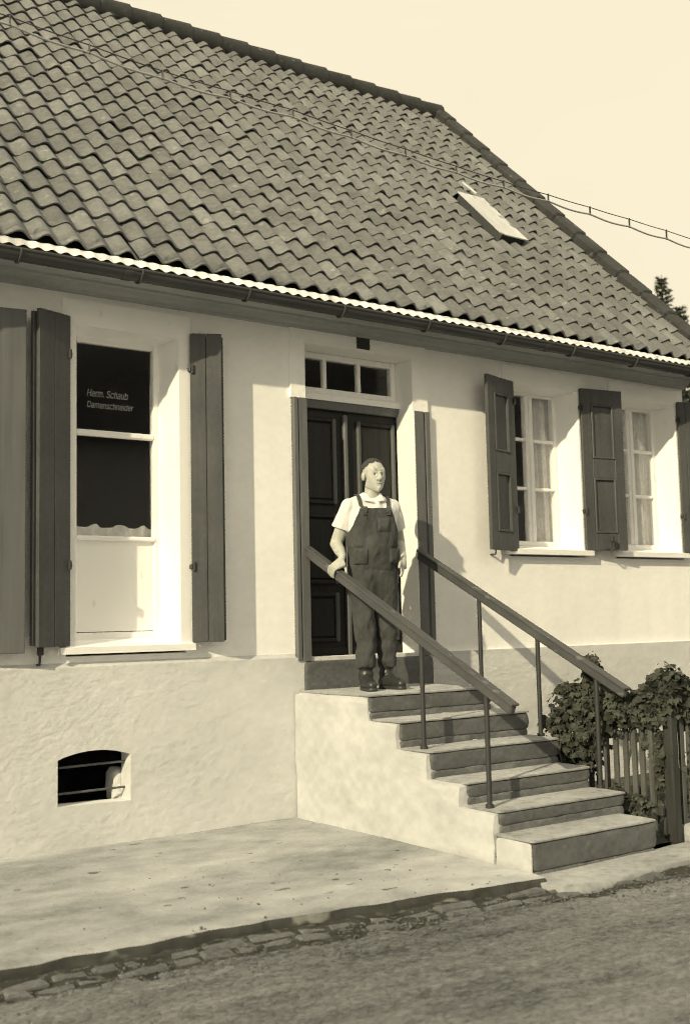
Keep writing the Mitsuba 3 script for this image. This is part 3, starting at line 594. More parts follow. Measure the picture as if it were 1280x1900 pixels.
for a, b in ((4.832, 5.352), (5.356, 5.898)):
    part(door, 'leaf', box(a, b, 0.205, 0.245, 1.155, 3.148, 0.004), 'mat_door')
for x0_, x1_ in ((4.875, 5.262), (5.475, 5.865)):
    for z0_, z1_ in ((2.38, 3.08), (1.74, 2.30), (1.28, 1.67)):
        part(door, 'panel', box(x0_ + 0.045, x1_ - 0.045, 0.190, 0.204, z0_ + 0.045, z1_ - 0.045, 0.012), 'mat_door')
        for xa_ in (x0_, x1_ - 0.036): part(door, 'moulding', box(xa_, xa_ + 0.036, 0.172, 0.2045, z0_, z1_, 0.012), 'mat_door_mould')
        for za_ in (z0_, z1_ - 0.03): part(door, 'panel_rail', box(x0_ + 0.036, x1_ - 0.036, 0.178, 0.2045, za_, za_ + 0.03, 0.012), 'mat_door')
part(door, 'astragal', box(5.333, 5.374, 0.168, 0.2045, 1.17, 3.12, 0.012), 'mat_postpaint', False, 'paler moulded strip where the door leaves meet')
part(door, 'handle', cat([tube([(5.415, 0.20, 2.16), (5.415, 0.145, 2.16)], 0.009), tube([(5.415, 0.145, 2.16), (5.49, 0.142, 2.155)], 0.009)]), 'mat_iron', 40)
part(door, 'kick_rail', box(4.84, 5.89, 0.186, 0.2045, 1.165, 1.235, 0.006), 'mat_door')
part(house, 'doorstep', rough(box(4.765, 6.03, -0.055, 0.30, 0.90, 1.148, 0.012), 0.06, 0.004, 9, 44, 1), 'mat_stone', 40, 'worn stone threshold under the door')
plate = thing('house_number_plate', 'small dark square number plate above the front door', 'number plate')
part(plate, 'rim', frame(5.335, 5.462, 3.630, 3.742, 0.008, -0.0385, -0.0285, 0.002), 'mat_iron')
part(plate, 'board', box(5.3432, 5.4538, -0.0365, -0.029, 3.6382, 3.7338), 'mat_plate')

# ------------------------------------------------------------------ stair and railings
stair = thing('stone_stair', 'whitewashed outside stair of six worn stone steps up to the front door', 'stair')
SZ = [0.930, 0.765, 0.592, 0.420, 0.283, 0.152]; SYF = [-0.92 - 0.30 * k for k in range(6)]
SX0 = [4.705, 4.730, 4.738, 4.772, 4.758, 4.728]; SX1 = [5.86, 5.935, 5.93, 5.905, 5.895, 5.83]
pts = [(-0.036, -0.1), (-0.036, SZ[0] - 0.013)]
for k in range(5):
    pts += [(SYF[k] + 0.012, SZ[k] - 0.013), (SYF[k] + 0.012, (SZ[k + 1] - 0.013) if k < 4 else -0.1)]
side = extrude_yz(sg.Polygon(pts), 4.70, 5.80)
v = side.vertices; lean = np.interp(-v[:, 1], [0, 0.92, 2.42], [-0.04, 0.0, 0.030]); v[:, 0] += np.where(v[:, 0] < 5, lean, 0)
side.vertices = v
part(stair, 'side_wall', rough(side, 0.07, 0.006, 7, 51, 1), 'mat_wash', 40, 'whitewashed flank of the stair')
for k in range(6):
    back = (SYF[k - 1] + 0.03) if k else -0.037
    low = (SZ[k + 1] - 0.012) if k < 5 else -0.08
    q = box(SX0[k] + 0.014, SX1[k], SYF[k], back, low + 0.052, SZ[k] - 0.014, 0.010)
    st = part(stair, 'step', rough(q, 0.045, 0.007, 9, 60 + k, 1), 'mat_stone', 50)
    part(st, 'rubble', rough(box(SX0[k] + 0.016, SX1[k] - 0.010, SYF[k] + 0.001, back, low - 0.01, low + 0.056, 0.008), 0.030, 0.008, 15, 120 + k, 1), 'mat_rubble', 50, 'rough mortared course under the slab')
    if k == 5: part(st, 'painted_end', rough(box(SX0[k] - 0.004, SX0[k] + 0.013, SYF[k] + 0.004, back - 0.035, low, SZ[k] - 0.016, 0.005), 0.05, 0.003, 9, 97, 1), 'mat_wash', 40, 'whitewashed end of the bottom step')
    q = box(SX0[k] + 0.006, SX1[k] + 0.004, SYF[k] - 0.006, back - 0.006, SZ[k] - 0.016, SZ[k], 0.006)
    part(st, 'tread', rough(q, 0.05, 0.003, 9, 80 + k, 1), 'mat_tread', 50)
def rail_z(y): return 1.993 + 0.4985 * y
def railing(x, y0, y1, label, posts):
    t = thing('handrail', label, 'handrail')
    part(t, 'rail', beam((x, y0, rail_z(y0)), (x, y1, rail_z(y1)), 0.052, 0.062, (1, 0, 0), 0.010), 'mat_rail', False)
    part(t, 'rail_cap', beam((x, y0, rail_z(y0) + 0.040), (x, y1 - 0.02, rail_z(y1 - 0.02) + 0.040), 0.066, 0.016, (1, 0, 0), 0.005), 'mat_rail', False)
    for py, pz in posts:
        p = part(t, 'post', tube([(x, py, pz - 0.03), (x, py, rail_z(py) - 0.028)], 0.0165, 10), 'mat_iron', 40)
        part(p, 'collar', tube([(x, py, pz), (x, py, pz + 0.02)], 0.027, 10), 'mat_iron', 40)
    return t
railing(4.812, -0.045, -2.225, 'left handrail of the stair, the one the man holds', ((-1.375, SZ[2]), (-1.99, SZ[4])))
railing(5.905, -0.052, -2.150, 'dark handrail on the garden side of the stair, farther from the road', ((-0.755, SZ[0]), (-1.36, SZ[2]), (-1.90, SZ[4])))

# ------------------------------------------------------------------ the man on the landing
man = thing('person', 'man in bib overalls and white shirt on the landing, hand on the rail', 'person')
FEET = np.array([5.120, -0.45, SZ[0]]); PF = np.array([-0.30, -0.954, 0.0]); PF /= np.linalg.norm(PF); PL = np.array([-PF[1], PF[0], 0.0])
def W(l, f, z): return FEET + PL * l + PF * f + np.array([0, 0, z])
def sph(p, r, n=20): return M3.sphere(float(r), n).translate([float(q) for q in p])
def bone(p, q, r0, r1, n=20): return M3.batch_hull([sph(p, r0, n), sph(q, r1, n)])
def lb(a, b, r0, r1): return bone(W(*a), W(*b), r0, r1)
def hull(lst): return M3.batch_hull([sph(W(*p), r) for p, r in lst])
def union(l): return M3.batch_boolean(l, m3.OpType.Add)
def smooth_mesh(m, length, it=10):
    t = man2tri(m.refine_to_length(length)); t.merge_vertices(); trimesh.smoothing.filter_taubin(t, iterations=it); return t
R_SH, R_EL, R_WR = (-0.168, 0.0, 1.36), (-0.262, -0.06, 1.09), None
L_SH, L_EL, L_WR = (0.170, -0.01, 1.36), (0.270, -0.13, 1.105), (0.235, 0.030, 0.985)
HB = np.array([4.812, -0.43, rail_z(-0.43) + 0.048]); RD = np.array([0, -0.895, -0.446]); RN = np.array([0, -0.446, 0.895]); RS = np.array([1.0, 0, 0])
def H(s, n, d): return HB + RS * s + RN * n + RD * d
wr_world = H(0.050, 0.085, -0.045)
# head, turned a little to his left
HC = W(0.022, 0.020, 1.597); hy = math.radians(-8)
HF = PF * math.cos(hy) - PL * math.sin(hy) * -1 * -1; HF = PF * math.cos(hy) + PL * math.sin(-hy); HL = np.array([-HF[1], HF[0], 0.0])
def HD(l, f, z): return HC + HL * l + HF * f + np.array([0, 0, z])
def hs(p, r, n=20): return sph(HD(*p), r, n)
def hh(lst): return M3.batch_hull([hs(p, r) for p, r in lst])
def ell(c, rx, ry_, rz_, n=32):
    m = M3.sphere(1.0, n); A = np.zeros((3, 4)); A[:, 0], A[:, 1], A[:, 2], A[:, 3] = HL * rx, HF * ry_, np.array([0, 0, rz_]), HD(*c)
    return m.transform(A)
head = union([ell((0, -0.012, 0.035), 0.082, 0.100, 0.095), hh([((0, 0.068, -0.108), 0.022), ((0.048, 0.005, -0.075), 0.026), ((-0.048, 0.005, -0.075), 0.026), ((0.046, 0.045, -0.02), 0.026), ((-0.046, 0.045, -0.02), 0.026), ((0.035, 0.058, 0.04), 0.028), ((-0.035, 0.058, 0.04), 0.028)]),
              hh([((0, 0.084, 0.018), 0.010), ((0, 0.109, -0.028), 0.0125), ((0, 0.084, -0.038), 0.015)]), hh([((0.017, 0.092, -0.034), 0.0095), ((-0.017, 0.092, -0.034), 0.0095)]),
              hh([((0.042, 0.072, 0.027), 0.011), ((0.014, 0.084, 0.022), 0.009)]), hh([((-0.042, 0.072, 0.027), 0.011), ((-0.014, 0.084, 0.022), 0.009)]),
              hh([((0.018, 0.080, -0.062), 0.008), ((-0.018, 0.080, -0.062), 0.008), ((0, 0.088, -0.062), 0.008)]), hh([((0, 0.082, -0.098), 0.016), ((0, 0.07, -0.1), 0.02)]),
              ell((0.086, -0.006, -0.005), 0.012, 0.022, 0.034), ell((-0.086, -0.006, -0.005), 0.012, 0.022, 0.034)])
head = head - hs((0.033, 0.098, 0.004), 0.0205) - hs((-0.033, 0.098, 0.004), 0.0205)
palm = M3.batch_hull([sph(H(0.030, 0.042, -0.036), 0.019), sph(H(0.028, 0.042, 0.026), 0.018), sph(H(-0.022, 0.020, 0.034), 0.0125), sph(H(-0.022, 0.020, -0.034), 0.0125), sph(wr_world * 0.5 + H(0.02, 0.04, -0.01) * 0.5, 0.022)])
fingers = []
for i_, (d_, ln, r_) in enumerate(((-0.034, 0.86, 0.0085), (-0.012, 0.98, 0.0092), (0.011, 1.0, 0.0095), (0.033, 0.94, 0.0092))):
    a = H(-0.022, 0.020, d_); b = H(-0.047, 0.002, d_ * 1.05); c = H(-0.050, -0.030 * ln, d_ * 1.02); e = H(-0.038, -0.060 * ln, d_)
    fingers += [bone(a, b, r_ + 0.001, r_, 12), bone(b, c, r_, r_ * 0.93, 12), bone(c, e, r_ * 0.93, r_ * 0.8, 12)]
fingers += [bone(H(0.036, 0.035, 0.018), H(0.045, 0.014, 0.048), 0.0125, 0.0105, 12), bone(H(0.045, 0.014, 0.048), H(0.045, -0.014, 0.060), 0.0105, 0.009, 12)]
# left hand, sliding into the pocket
lh = [hull([(L_WR, 0.026), ((0.222, 0.062, 0.930), 0.024), ((0.200, 0.085, 0.915), 0.018), ((0.238, 0.060, 0.905), 0.016)])]
for i_, (dl, df) in enumerate(((0.0, 0.0), (0.012, -0.018), (0.020, -0.036), (0.024, -0.054))):
    a, b, c = (0.205 + dl, 0.092 + df, 0.905), (0.200 + dl, 0.100 + df, 0.868), (0.186 + dl, 0.098 + df, 0.838)
    lh += [lb(a, b, 0.0095, 0.009), lb(b, c, 0.009, 0.0078)]
lh += [lb((0.195, 0.085, 0.945), (0.172, 0.128, 0.925), 0.012, 0.0105), lb((0.172, 0.128, 0.925), (0.160, 0.146, 0.900), 0.0105, 0.009)]
fore_r = [bone(W(*R_EL), wr_world * 0.55 + W(*R_EL) * 0.45, 0.046, 0.043), bone(wr_world * 0.55 + W(*R_EL) * 0.45, wr_world, 0.043, 0.028), bone(wr_world, H(0.025, 0.045, -0.01), 0.028, 0.024)]
body = union([head, lb((0, -0.01, 1.40), (0.018, 0.008, 1.53), 0.060, 0.056), hull([((0.09, 0, 1.28), 0.09), ((-0.09, 0, 1.28), 0.09), ((0.13, 0, 1.37), 0.06), ((-0.13, 0, 1.37), 0.06), ((0, 0, 1.42), 0.055)]),
              hull([((0.085, 0.01, 1.25), 0.09), ((-0.085, 0.01, 1.25), 0.09), ((0.07, 0.01, 0.95), 0.09), ((-0.07, 0.01, 0.95), 0.09)]),
              lb(R_SH, R_EL, 0.060, 0.046), lb(L_SH, L_EL, 0.060, 0.046), *fore_r, lb(L_EL, L_WR, 0.044, 0.029), palm, *fingers, *lh,
              lb((-0.09, 0, 0.92), (-0.09, 0.03, 0.5), 0.085, 0.06), lb((0.095, 0, 0.92), (0.10, 0.0, 0.5), 0.085, 0.06), lb((-0.09, 0.03, 0.5), (-0.085, 0.045, 0.16), 0.050, 0.034), lb((0.10, 0, 0.5), (0.11, -0.03, 0.16), 0.050, 0.034)])
bm = smooth_mesh(body, 0.009, 6)
part(man, 'body', bm, 'mat_skin', 60)
ico = trimesh.creation.icosphere(subdivisions=5); q = ico.vertices * [0.0855, 0.1025, 0.0985] + [0, -0.016, 0.038]
hn = meshkit.fbm(q * [70, 70, 70], 3, 2) - 0.5
line = np.interp(q[:, 1], [-0.13, -0.045, -0.015, 0.03, 0.05, 0.08], [-0.055, -0.045, 0.042, 0.066, 0.088, 0.115]) + 0.045 * hn
keep = (q[:, 2] > line)[ico.faces].all(1)
st_ = meshkit.fbm(q * [60, 160, 160], 3, 6)[:, None] - 0.35
q = q + (q - [0, -0.016, 0.03]) * 0.13 * st_ * np.clip((q[:, 2] - line) / 0.02, 0, 1)[:, None]
hm = trimesh.Trimesh(HC + q[:, :1] * HL + q[:, 1:2] * HF + q[:, 2:] * np.array([0, 0, 1.0]), ico.faces[keep], process=False)
part(man, 'hair', hm, 'mat_hair', True, 'short dark hair set back from a high forehead')
for sx in (-1, 1):
    part(man, 'eye', man2tri(hs((sx * 0.033, 0.0725, 0.004), 0.0105, 16)), 'mat_eye', True)
    part(man, 'eyebrow', man2tri(hh([((sx * 0.050, 0.070, 0.030), 0.0035), ((sx * 0.034, 0.0815, 0.037), 0.0048), ((sx * 0.017, 0.087, 0.034), 0.004)])), 'mat_brow', True)
part(man, 'mouth', man2tri(hh([((0.020, 0.086, -0.064), 0.0035), ((0, 0.0955, -0.064), 0.0038), ((-0.020, 0.086, -0.064), 0.0035)])), 'mat_lip', True)
# shirt
def sleeve(a, b):
    a, b = np.array(W(*a)), np.array(W(*b)); d = (b - a) / np.linalg.norm(b - a); c = a + (b - a) * 0.60
    return bone(a, b, 0.069, 0.086).trim_by_plane((-d).tolist(), float(-d @ c))
sl_r, sl_l = tuple(np.array(R_SH) * 0.42 + np.array(R_EL) * 0.58), tuple(np.array(L_SH) * 0.42 + np.array(L_EL) * 0.58)
torso_s = union([hull([((0.098, 0.005, 1.28), 0.108), ((-0.098, 0.005, 1.28), 0.108), ((0.135, 0, 1.365), 0.072), ((-0.135, 0, 1.365), 0.072), ((0.0, -0.005, 1.415), 0.068)]), hull([((0.092, 0.01, 1.28), 0.108), ((-0.092, 0.01, 1.28), 0.108), ((0.078, 0.015, 1.02), 0.108), ((-0.078, 0.015, 1.02), 0.108)]),
                 *[sleeve(a_, b_) for a_, b_ in ((R_SH, R_EL), (L_SH, L_EL))], lb((0, -0.020, 1.39), (0, -0.020, 1.435), 0.080, 0.066)])
vcut = M3.batch_hull([sph(W(0, 0.09, 1.375), 0.006), sph(W(0.048, 0.09, 1.49), 0.02), sph(W(-0.048, 0.09, 1.49), 0.02), sph(W(0, 0.16, 1.375), 0.006), sph(W(0.05, 0.14, 1.52), 0.02), sph(W(-0.05, 0.14, 1.52), 0.02)])
torso_s = torso_s - vcut - bone(W(0, 0.004, 1.44), W(0, 0.02, 1.56), 0.060, 0.066)
sm = smooth_mesh(torso_s, 0.011, 5)
fold = meshkit.fbm(sm.vertices * [14, 14, 7], 3, 6) - 0.5
sm.vertices = sm.vertices + sm.vertex_normals * (0.016 * fold)[:, None]
shirt = part(man, 'shirt', sm, 'mat_shirt', 60, 'white short sleeved shirt with an open collar')
for sx in (-1, 1):
    c = M3.batch_hull([sph(W(sx * 0.022, 0.104, 1.395), 0.004, 10), sph(W(sx * 0.078, 0.086, 1.405), 0.005, 10), sph(W(sx * 0.074, 0.020, 1.462), 0.006, 10), sph(W(sx * 0.056, 0.052, 1.458), 0.006, 10)])
    part(shirt, 'collar', man2tri(c), 'mat_shirt', 40)
# overalls: trousers and bib
ov = union([hull([((0.078, 0.015, 1.13), 0.114), ((-0.078, 0.015, 1.13), 0.114), ((0.080, 0.01, 0.93), 0.113), ((-0.080, 0.01, 0.93), 0.113), ((0, 0.045, 1.06), 0.115)]),
            hull([((-0.06, 0.01, 0.86), 0.112), ((0.065, 0.0, 0.86), 0.112), ((-0.05, 0.02, 0.72), 0.095), ((0.055, 0.005, 0.72), 0.095)]), lb((-0.092, 0.01, 0.90), (-0.088, 0.035, 0.50), 0.104, 0.080), lb((-0.088, 0.035, 0.50), (-0.085, 0.050, 0.18), 0.080, 0.070),
            lb((0.096, 0.0, 0.90), (0.100, 0.005, 0.50), 0.104, 0.080), lb((0.100, 0.005, 0.50), (0.112, -0.025, 0.18), 0.080, 0.070)])
bib = hull([((0.086, 0.012, 1.30), 0.118), ((-0.086, 0.012, 1.30), 0.118), ((0.078, 0.016, 1.05), 0.118), ((-0.078, 0.016, 1.05), 0.118)])
bx_ = M3.batch_hull([sph(W(l, f, z), 0.004, 8) for l, f, z in ((-0.118, 0.03, 1.338), (0.118, 0.03, 1.338), (-0.118, 0.30, 1.338), (0.118, 0.30, 1.338), (-0.235, 0.0, 1.06), (0.235, 0.0, 1.06), (-0.235, 0.30, 1.06), (0.235, 0.30, 1.06))])
ov = ov + (bib ^ bx_)
for zc, s_ in ((0.165, 1),):
    ov = ov.trim_by_plane([0, 0, 1], float(FEET[2] + zc))
om = smooth_mesh(ov, 0.014, 8)
lz = om.vertices - FEET; Lc, Fc, Zc = lz @ PL, lz @ PF, lz[:, 2]
fold = meshkit.fbm(np.stack([Lc * 16, Fc * 16, Zc * 9], 1), 3, 12) - 0.5; legf = np.clip((1.0 - Zc) * 1.4, 0.25, 1.0)
crease = np.sin(Zc * 60 + 5 * meshkit.noise(np.stack([Lc * 9, Fc * 9, Zc * 3], 1), 4)) * np.clip((0.55 - Zc) / 0.3, 0, 1)
om.vertices = om.vertices + om.vertex_normals * (0.046 * fold * legf + 0.004 * crease)[:, None]
overalls = part(man, 'overalls', om, 'mat_denim', 60, 'dark grey bib overalls with baggy trousers')
env = np.vstack([sm.vertices, om.vertices]) - FEET; eL, eF, eZ = env @ PL, env @ PF, env[:, 2]
envs = sm.vertices - FEET; envs = np.vstack([envs, om.vertices - FEET]); eL2, eF2, eZ2 = envs @ PL, envs @ PF, envs[:, 2]
def strap(sx):
    V, F = [], []; ths = np.linspace(math.radians(8), math.radians(168), 30); rs = []
    lf = [sx * float(np.interp(q, [0, 0.25, 0.5, 1.0], [0.092, 0.110, 0.118, 0.05])) for q in np.linspace(0, 1, 30)]
    for t, l0 in zip(ths, lf):
        near = np.abs(eL2 - l0) < 0.018; f_, z_ = eF2[near], eZ2[near] - 1.27; ang = np.arctan2(z_, f_); ok = np.abs(ang - t) < 0.09
        rs.append(np.hypot(f_, z_)[ok].max() if ok.any() else 0.15)
    rs = np.convolve(np.pad(rs, 1, 'edge'), [0.25, 0.5, 0.25], 'valid')
    for t, l0, r_ in zip(ths, lf, rs):
        for dl in (-0.014, 0.014):
            for dr_ in (0.0, 0.007): V.append(W(l0 + dl, (r_ + dr_) * math.cos(t), 1.27 + (r_ + dr_) * math.sin(t)))
    for i_ in range(29):
        a, b = 4 * i_, 4 * i_ + 4
        for p_, q_ in ((0, 1), (1, 3), (3, 2), (2, 0)): F += [[a + p_, a + q_, b + q_], [a + p_, b + q_, b + p_]]
    part(overalls, 'strap', trimesh.Trimesh(np.array(V), np.array(F), process=False), 'mat_denim', 40)
strap(-1); strap(1)
def on_front(l, z, off=0.004):
    ok = (np.abs(eL - l) < 0.025) & (np.abs(eZ - z) < 0.03); return eF[ok].max() + off
def patch(l0, l1, z0, z1, name, th=0.006):
    V, F = [], []; n_ = 6
    for a in np.linspace(0, 1, n_):
        for b in np.linspace(0, 1, n_):
            l, z = l0 + (l1 - l0) * a, z0 + (z1 - z0) * b; f_ = on_front(l, z); V.append(W(l, f_ + th * (0 < a < 1 and 0 < b < 1), z))
    for i_ in range(n_ - 1):
        for j_ in range(n_ - 1):
            a = i_ * n_ + j_; F += [[a, a + n_, a + n_ + 1], [a, a + n_ + 1, a + 1]]
    part(overalls, name, trimesh.Trimesh(np.array(V), np.array(F), process=False), 'mat_denim', 40)
patch(0.0, 0.10, 1.17, 1.27, 'pocket', 0.010)
for sx in (-1, 1): part(overalls, 'button', man2tri(sph(W(sx * 0.086, on_front(sx * 0.086, 1.315), 1.315), 0.010, 12)), 'mat_cobble', True)
# boots
def boot(l, f, turn):
    c, s_ = math.cos(turn), math.sin(turn)
    def B(a, b, z): return W(l + a * c - b * s_, f + a * s_ + b * c, z)
    up = union([M3.batch_hull([sph(B(0, -0.060, 0.050), 0.042), sph(B(0, -0.02, 0.085), 0.046), sph(B(0.0, 0.10, 0.052), 0.044)]), M3.batch_hull([sph(B(0, 0.10, 0.050), 0.044), sph(B(0.004, 0.160, 0.042), 0.038)]),
                bone(B(0, -0.025, 0.08), B(0, -0.02, 0.17), 0.052, 0.055), bone(B(0, -0.02, 0.17), B(0, -0.015, 0.27), 0.055, 0.060)]).trim_by_plane([0, 0, 1], float(FEET[2] + 0.022))
    bt = smooth_mesh(up, 0.012, 4); zz = bt.vertices[:, 2] - FEET[2]
    bt.vertices = bt.vertices + bt.vertex_normals * (0.006 * np.sin(zz * 120) * np.clip((zz - 0.09) / 0.05, 0, 1))[:, None]
    k = part(man, 'boot', bt, 'mat_leather', 50, None)
    so = M3.batch_hull([sph(B(0, -0.060, 0.012), 0.040, 16), sph(B(0, 0.10, 0.012), 0.045, 16), sph(B(0.004, 0.160, 0.012), 0.039, 16)])
    so = so.trim_by_plane([0, 0, 1], float(FEET[2])).trim_by_plane([0, 0, -1], float(-(FEET[2] + 0.024)))
    part(k, 'sole', man2tri(so), 'mat_iron')
for sx in (-1, 1):
    patch(sx * 0.085, sx * 0.180, 0.93, 1.04, 'hip_pocket', 0.009)
    part(overalls, 'buckle', man2tri(M3.batch_hull([sph(W(sx * 0.092 + d, on_front(sx * 0.092, 1.335) + 0.002, z), 0.004, 8) for d in (-0.016, 0.016) for z in (1.325, 1.350)])), 'mat_cobble', 40)
boot(-0.085, 0.055, 0.12); boot(0.112, -0.02, -0.25)

# ------------------------------------------------------------------ fence, climbing plants
fence = thing('picket_fence', 'weathered picket fence along the garden side of the stair, smothered in leaves', 'fence')
FX = 6.10
part(fence, 'rail', beam((FX + 0.03, -1.25, 0.655), (FX + 0.03, -2.24, 0.60), 0.035, 0.06), 'mat_wood'); part(fence, 'rail', beam((FX + 0.03, -1.25, 0.18), (FX + 0.03, -2.24, 0.14), 0.035, 0.06), 'mat_wood')
y = -1.30
while y > -2.2:
    h = 0.79 + rng.uniform(-0.03, 0.03)
    part(fence, 'picket', cat([box(FX - 0.012, FX + 0.012, y - 0.019, y + 0.019, -0.02, h - 0.04, 0.003), trimesh.convex.convex_hull(np.array([(FX + a, y + b, h - 0.0395) for a in (-0.012, 0.012) for b in (-0.019, 0.019)] + [(FX - 0.012, y, h), (FX + 0.012, y, h)]))]), 'mat_picket')
    y -= 0.075 + rng.uniform(-0.01, 0.012)
fence2 = thing('picket_fence', 'weathered picket fence along the footpath at the right edge, behind its dark corner post', 'fence')
part(fence2, 'post', box(6.125, 6.200, -2.330, -2.255, -0.10, 0.90, 0.01), 'mat_wood', False, 'thick dark corner post')
part(fence2, 'rail', beam((6.21, -2.262, 0.68), (11.0, -2.262, 0.68), 0.035, 0.06, (0, 1, 0)), 'mat_wood'); part(fence2, 'rail', beam((6.21, -2.262, 0.20), (11.0, -2.262, 0.20), 0.035, 0.06, (0, 1, 0)), 'mat_wood')
x = 6.27
while x < 8.6:
    h = 0.86 + rng.uniform(-0.03, 0.03)
    part(fence2, 'picket', cat([box(x - 0.020, x + 0.020, -2.306, -2.282, -0.04, h - 0.04, 0.003), trimesh.convex.convex_hull(np.array([(x + b, -2.294 + a, h - 0.0395) for a in (-0.012, 0.012) for b in (-0.020, 0.020)] + [(x, -2.306, h), (x, -2.282, h)]))]), 'mat_picket')
    x += 0.080 + rng.uniform(-0.01, 0.012)
part(fence2, 'base_kerb', rough(box(6.24, 11.0, -2.36, -2.16, -0.12, 0.055, 0.02), 0.10, 0.012, 5, 71, 2), 'mat_pave', 40, 'pale low kerb under the fence')
def leaf_cloud(blobs, n, seed, size):
    """blobs: (centre, radii, weight); lobed leaves through the volume, denser near its skin."""
    r = np.random.default_rng(seed); w = np.array([b[2] for b in blobs], float); w /= w.sum(); V, F = [], []
    base = np.array([(0, -0.5, 0), (0.42, -0.28, 0.06), (0.5, 0.10, 0.10), (0.22, 0.22, 0.06), (0, 0.62, -0.06), (-0.22, 0.22, 0.06), (-0.5, 0.10, 0.10), (-0.42, -0.28, 0.06), (0, 0.0, 0.0)])
    fb = np.array([[8, k, (k + 1) % 8] for k in range(8)])
    for _ in range(n):
        c, rad, _w = blobs[r.choice(len(blobs), p=w)]; d = r.normal(size=3); d /= np.linalg.norm(d); q = r.uniform(0.25, 1.0) ** 0.6 * (1 + max(0, r.normal(0.02, 0.20)))
        p = np.array(c) + d * np.array(rad) * q
        nrm = d * 0.7 + np.array([-0.4, -0.5, 0.55]) + r.normal(0, 0.45, 3); nrm /= np.linalg.norm(nrm)
        up = np.array([0, 0, -1.0]) + r.normal(0, 0.5, 3); a = np.cross(up, nrm); a /= np.linalg.norm(a); b = np.cross(nrm, a)
        s = size * r.choice([0.55, 0.8, 1.0, 1.35]) * r.uniform(0.8, 1.2); o = len(V); V += list(p + s * (base[:, :1] * a + base[:, 1:2] * b + base[:, 2:] * nrm)); F.append(fb + o)
    return trimesh.Trimesh(np.array(V), np.vstack(F), process=False)
def vine(label, blobs, n, seed, roots):
    t = thing('climbing_plant', label, 'climbing plant')
    rb = np.random.default_rng(seed + 9); blobs = list(blobs)
    for c, rad, w_ in list(blobs):
        for _ in range(7):
            d = rb.normal(size=3); d[2] = abs(d[2]) * 0.9; d[1] -= 0.4; d /= np.linalg.norm(d); q = np.array(c) + d * np.array(rad) * rb.uniform(0.9, 1.35)
            blobs.append((q, rb.uniform(0.02, 0.065, 3), w_ * 0.07))
    k = part(t, 'foliage', leaf_cloud(blobs, n, seed, 0.038), 'mat_leaf'); labels[k] = {'label': 'dark lobed leaves of mixed sizes', 'kind': 'stuff'}
    r = np.random.default_rng(seed + 1)
    for p0, p1 in roots:
        p0, p1 = np.array(p0), np.array(p1); t_ = np.linspace(0, 1, 9)[:, None]; pts = p0 + (p1 - p0) * t_ + np.cumsum(r.normal(0, 0.018, (9, 3)), 0)
        part(t, 'stem', tube(pts, np.linspace(0.012, 0.005, 9), 6), 'mat_bark', True)
vine('dark leafy climber heaped over the fence beside the upper steps', [((6.06, -1.56, 0.60), (0.15, 0.24, 0.30), 2.0), ((6.04, -1.46, 0.36), (0.08, 0.14, 0.24), 0.9), ((6.06, -1.66, 0.84), (0.12, 0.22, 0.14), 1.1), ((6.07, -1.72, 1.00), (0.05, 0.07, 0.13), 0.4), ((6.09, -1.95, 0.80), (0.12, 0.22, 0.12), 1.1), ((6.10, -2.14, 0.80), (0.11, 0.18, 0.13), 0.9)], 6400, 41,
     [((6.06, -1.5, -0.03), (6.02, -1.6, 0.8)), ((6.08, -1.7, -0.03), (6.07, -1.72, 1.08)), ((6.13, -1.9, -0.03), (6.1, -2.0, 0.85)), ((6.0, -1.45, 0.0), (5.98, -1.5, 0.6))])
vine('dark leafy climber over the fence and corner post at the right edge', [((6.16, -2.28, 0.96), (0.08, 0.09, 0.13), 0.8), ((6.40, -2.30, 0.84), (0.22, 0.10, 0.14), 1.5), ((6.95, -2.30, 0.82), (0.35, 0.11, 0.16), 1.8), ((7.5, -2.30, 0.78), (0.35, 0.12, 0.20), 1.4), ((6.07, -2.02, 0.10), (0.08, 0.16, 0.12), 0.7), ((6.55, -2.33, 0.45), (0.26, 0.05, 0.34), 1.0), ((6.05, -1.85, 0.12), (0.07, 0.22, 0.12), 0.7), ((6.13, -2.20, 0.46), (0.04, 0.05, 0.26), 0.4)], 6200, 57,
     [((6.2, -2.2, -0.03), (6.18, -2.25, 0.95)), ((6.9, -2.22, -0.03), (6.9, -2.28, 0.8)), ((6.08, -1.95, -0.03), (6.1, -2.1, 0.4))])

# ------------------------------------------------------------------ overhead line
cable = thing('overhead_line', 'pair of thin wires on spacers slung past the roof along the street', 'overhead wire')
LX = [-6, 0.5, 2.08, 3.03, 3.97, 4.41, 5.44, 6.45, 7.43, 8.12, 12, 22]; LZ = [5.02, 4.905, 4.847, 4.790, 4.784, 4.76, 4.715, 4.690, 4.664, 4.640, 4.60, 4.62]
SPX = np.arange(2.08 - 17 * 0.477, 22, 0.477)
def cab(x, lower):
    q = ((x - SPX[0]) / 0.477) % 1.0; b = math.sin(math.pi * q)
    return float(np.interp(x, LX, LZ)) - 0.016 * b if lower else float(np.interp(x, LX, LZ)) + 0.046 + 0.028 * float(np.clip((x - 6) / 2, 0, 1)) - 0.004 * b
cx_ = np.arange(-6, 22, 0.06); CY = -1.2
part(cable, 'wire', tube([(x, CY, cab(x, True)) for x in cx_], 0.0070, 6), 'mat_wire', True, 'lower, thicker sagging wire')
part(cable, 'wire', tube([(x, CY, cab(x, False)) for x in cx_], 0.0036, 6), 'mat_iron', True, 'upper, thinner wire')
for sx in SPX: part(cable, 'spacer', box(sx - 0.0035, sx + 0.0035, CY - 0.008, CY + 0.008, cab(sx, True) - 0.010, cab(sx, False) + 0.008, 0.003), 'mat_iron')

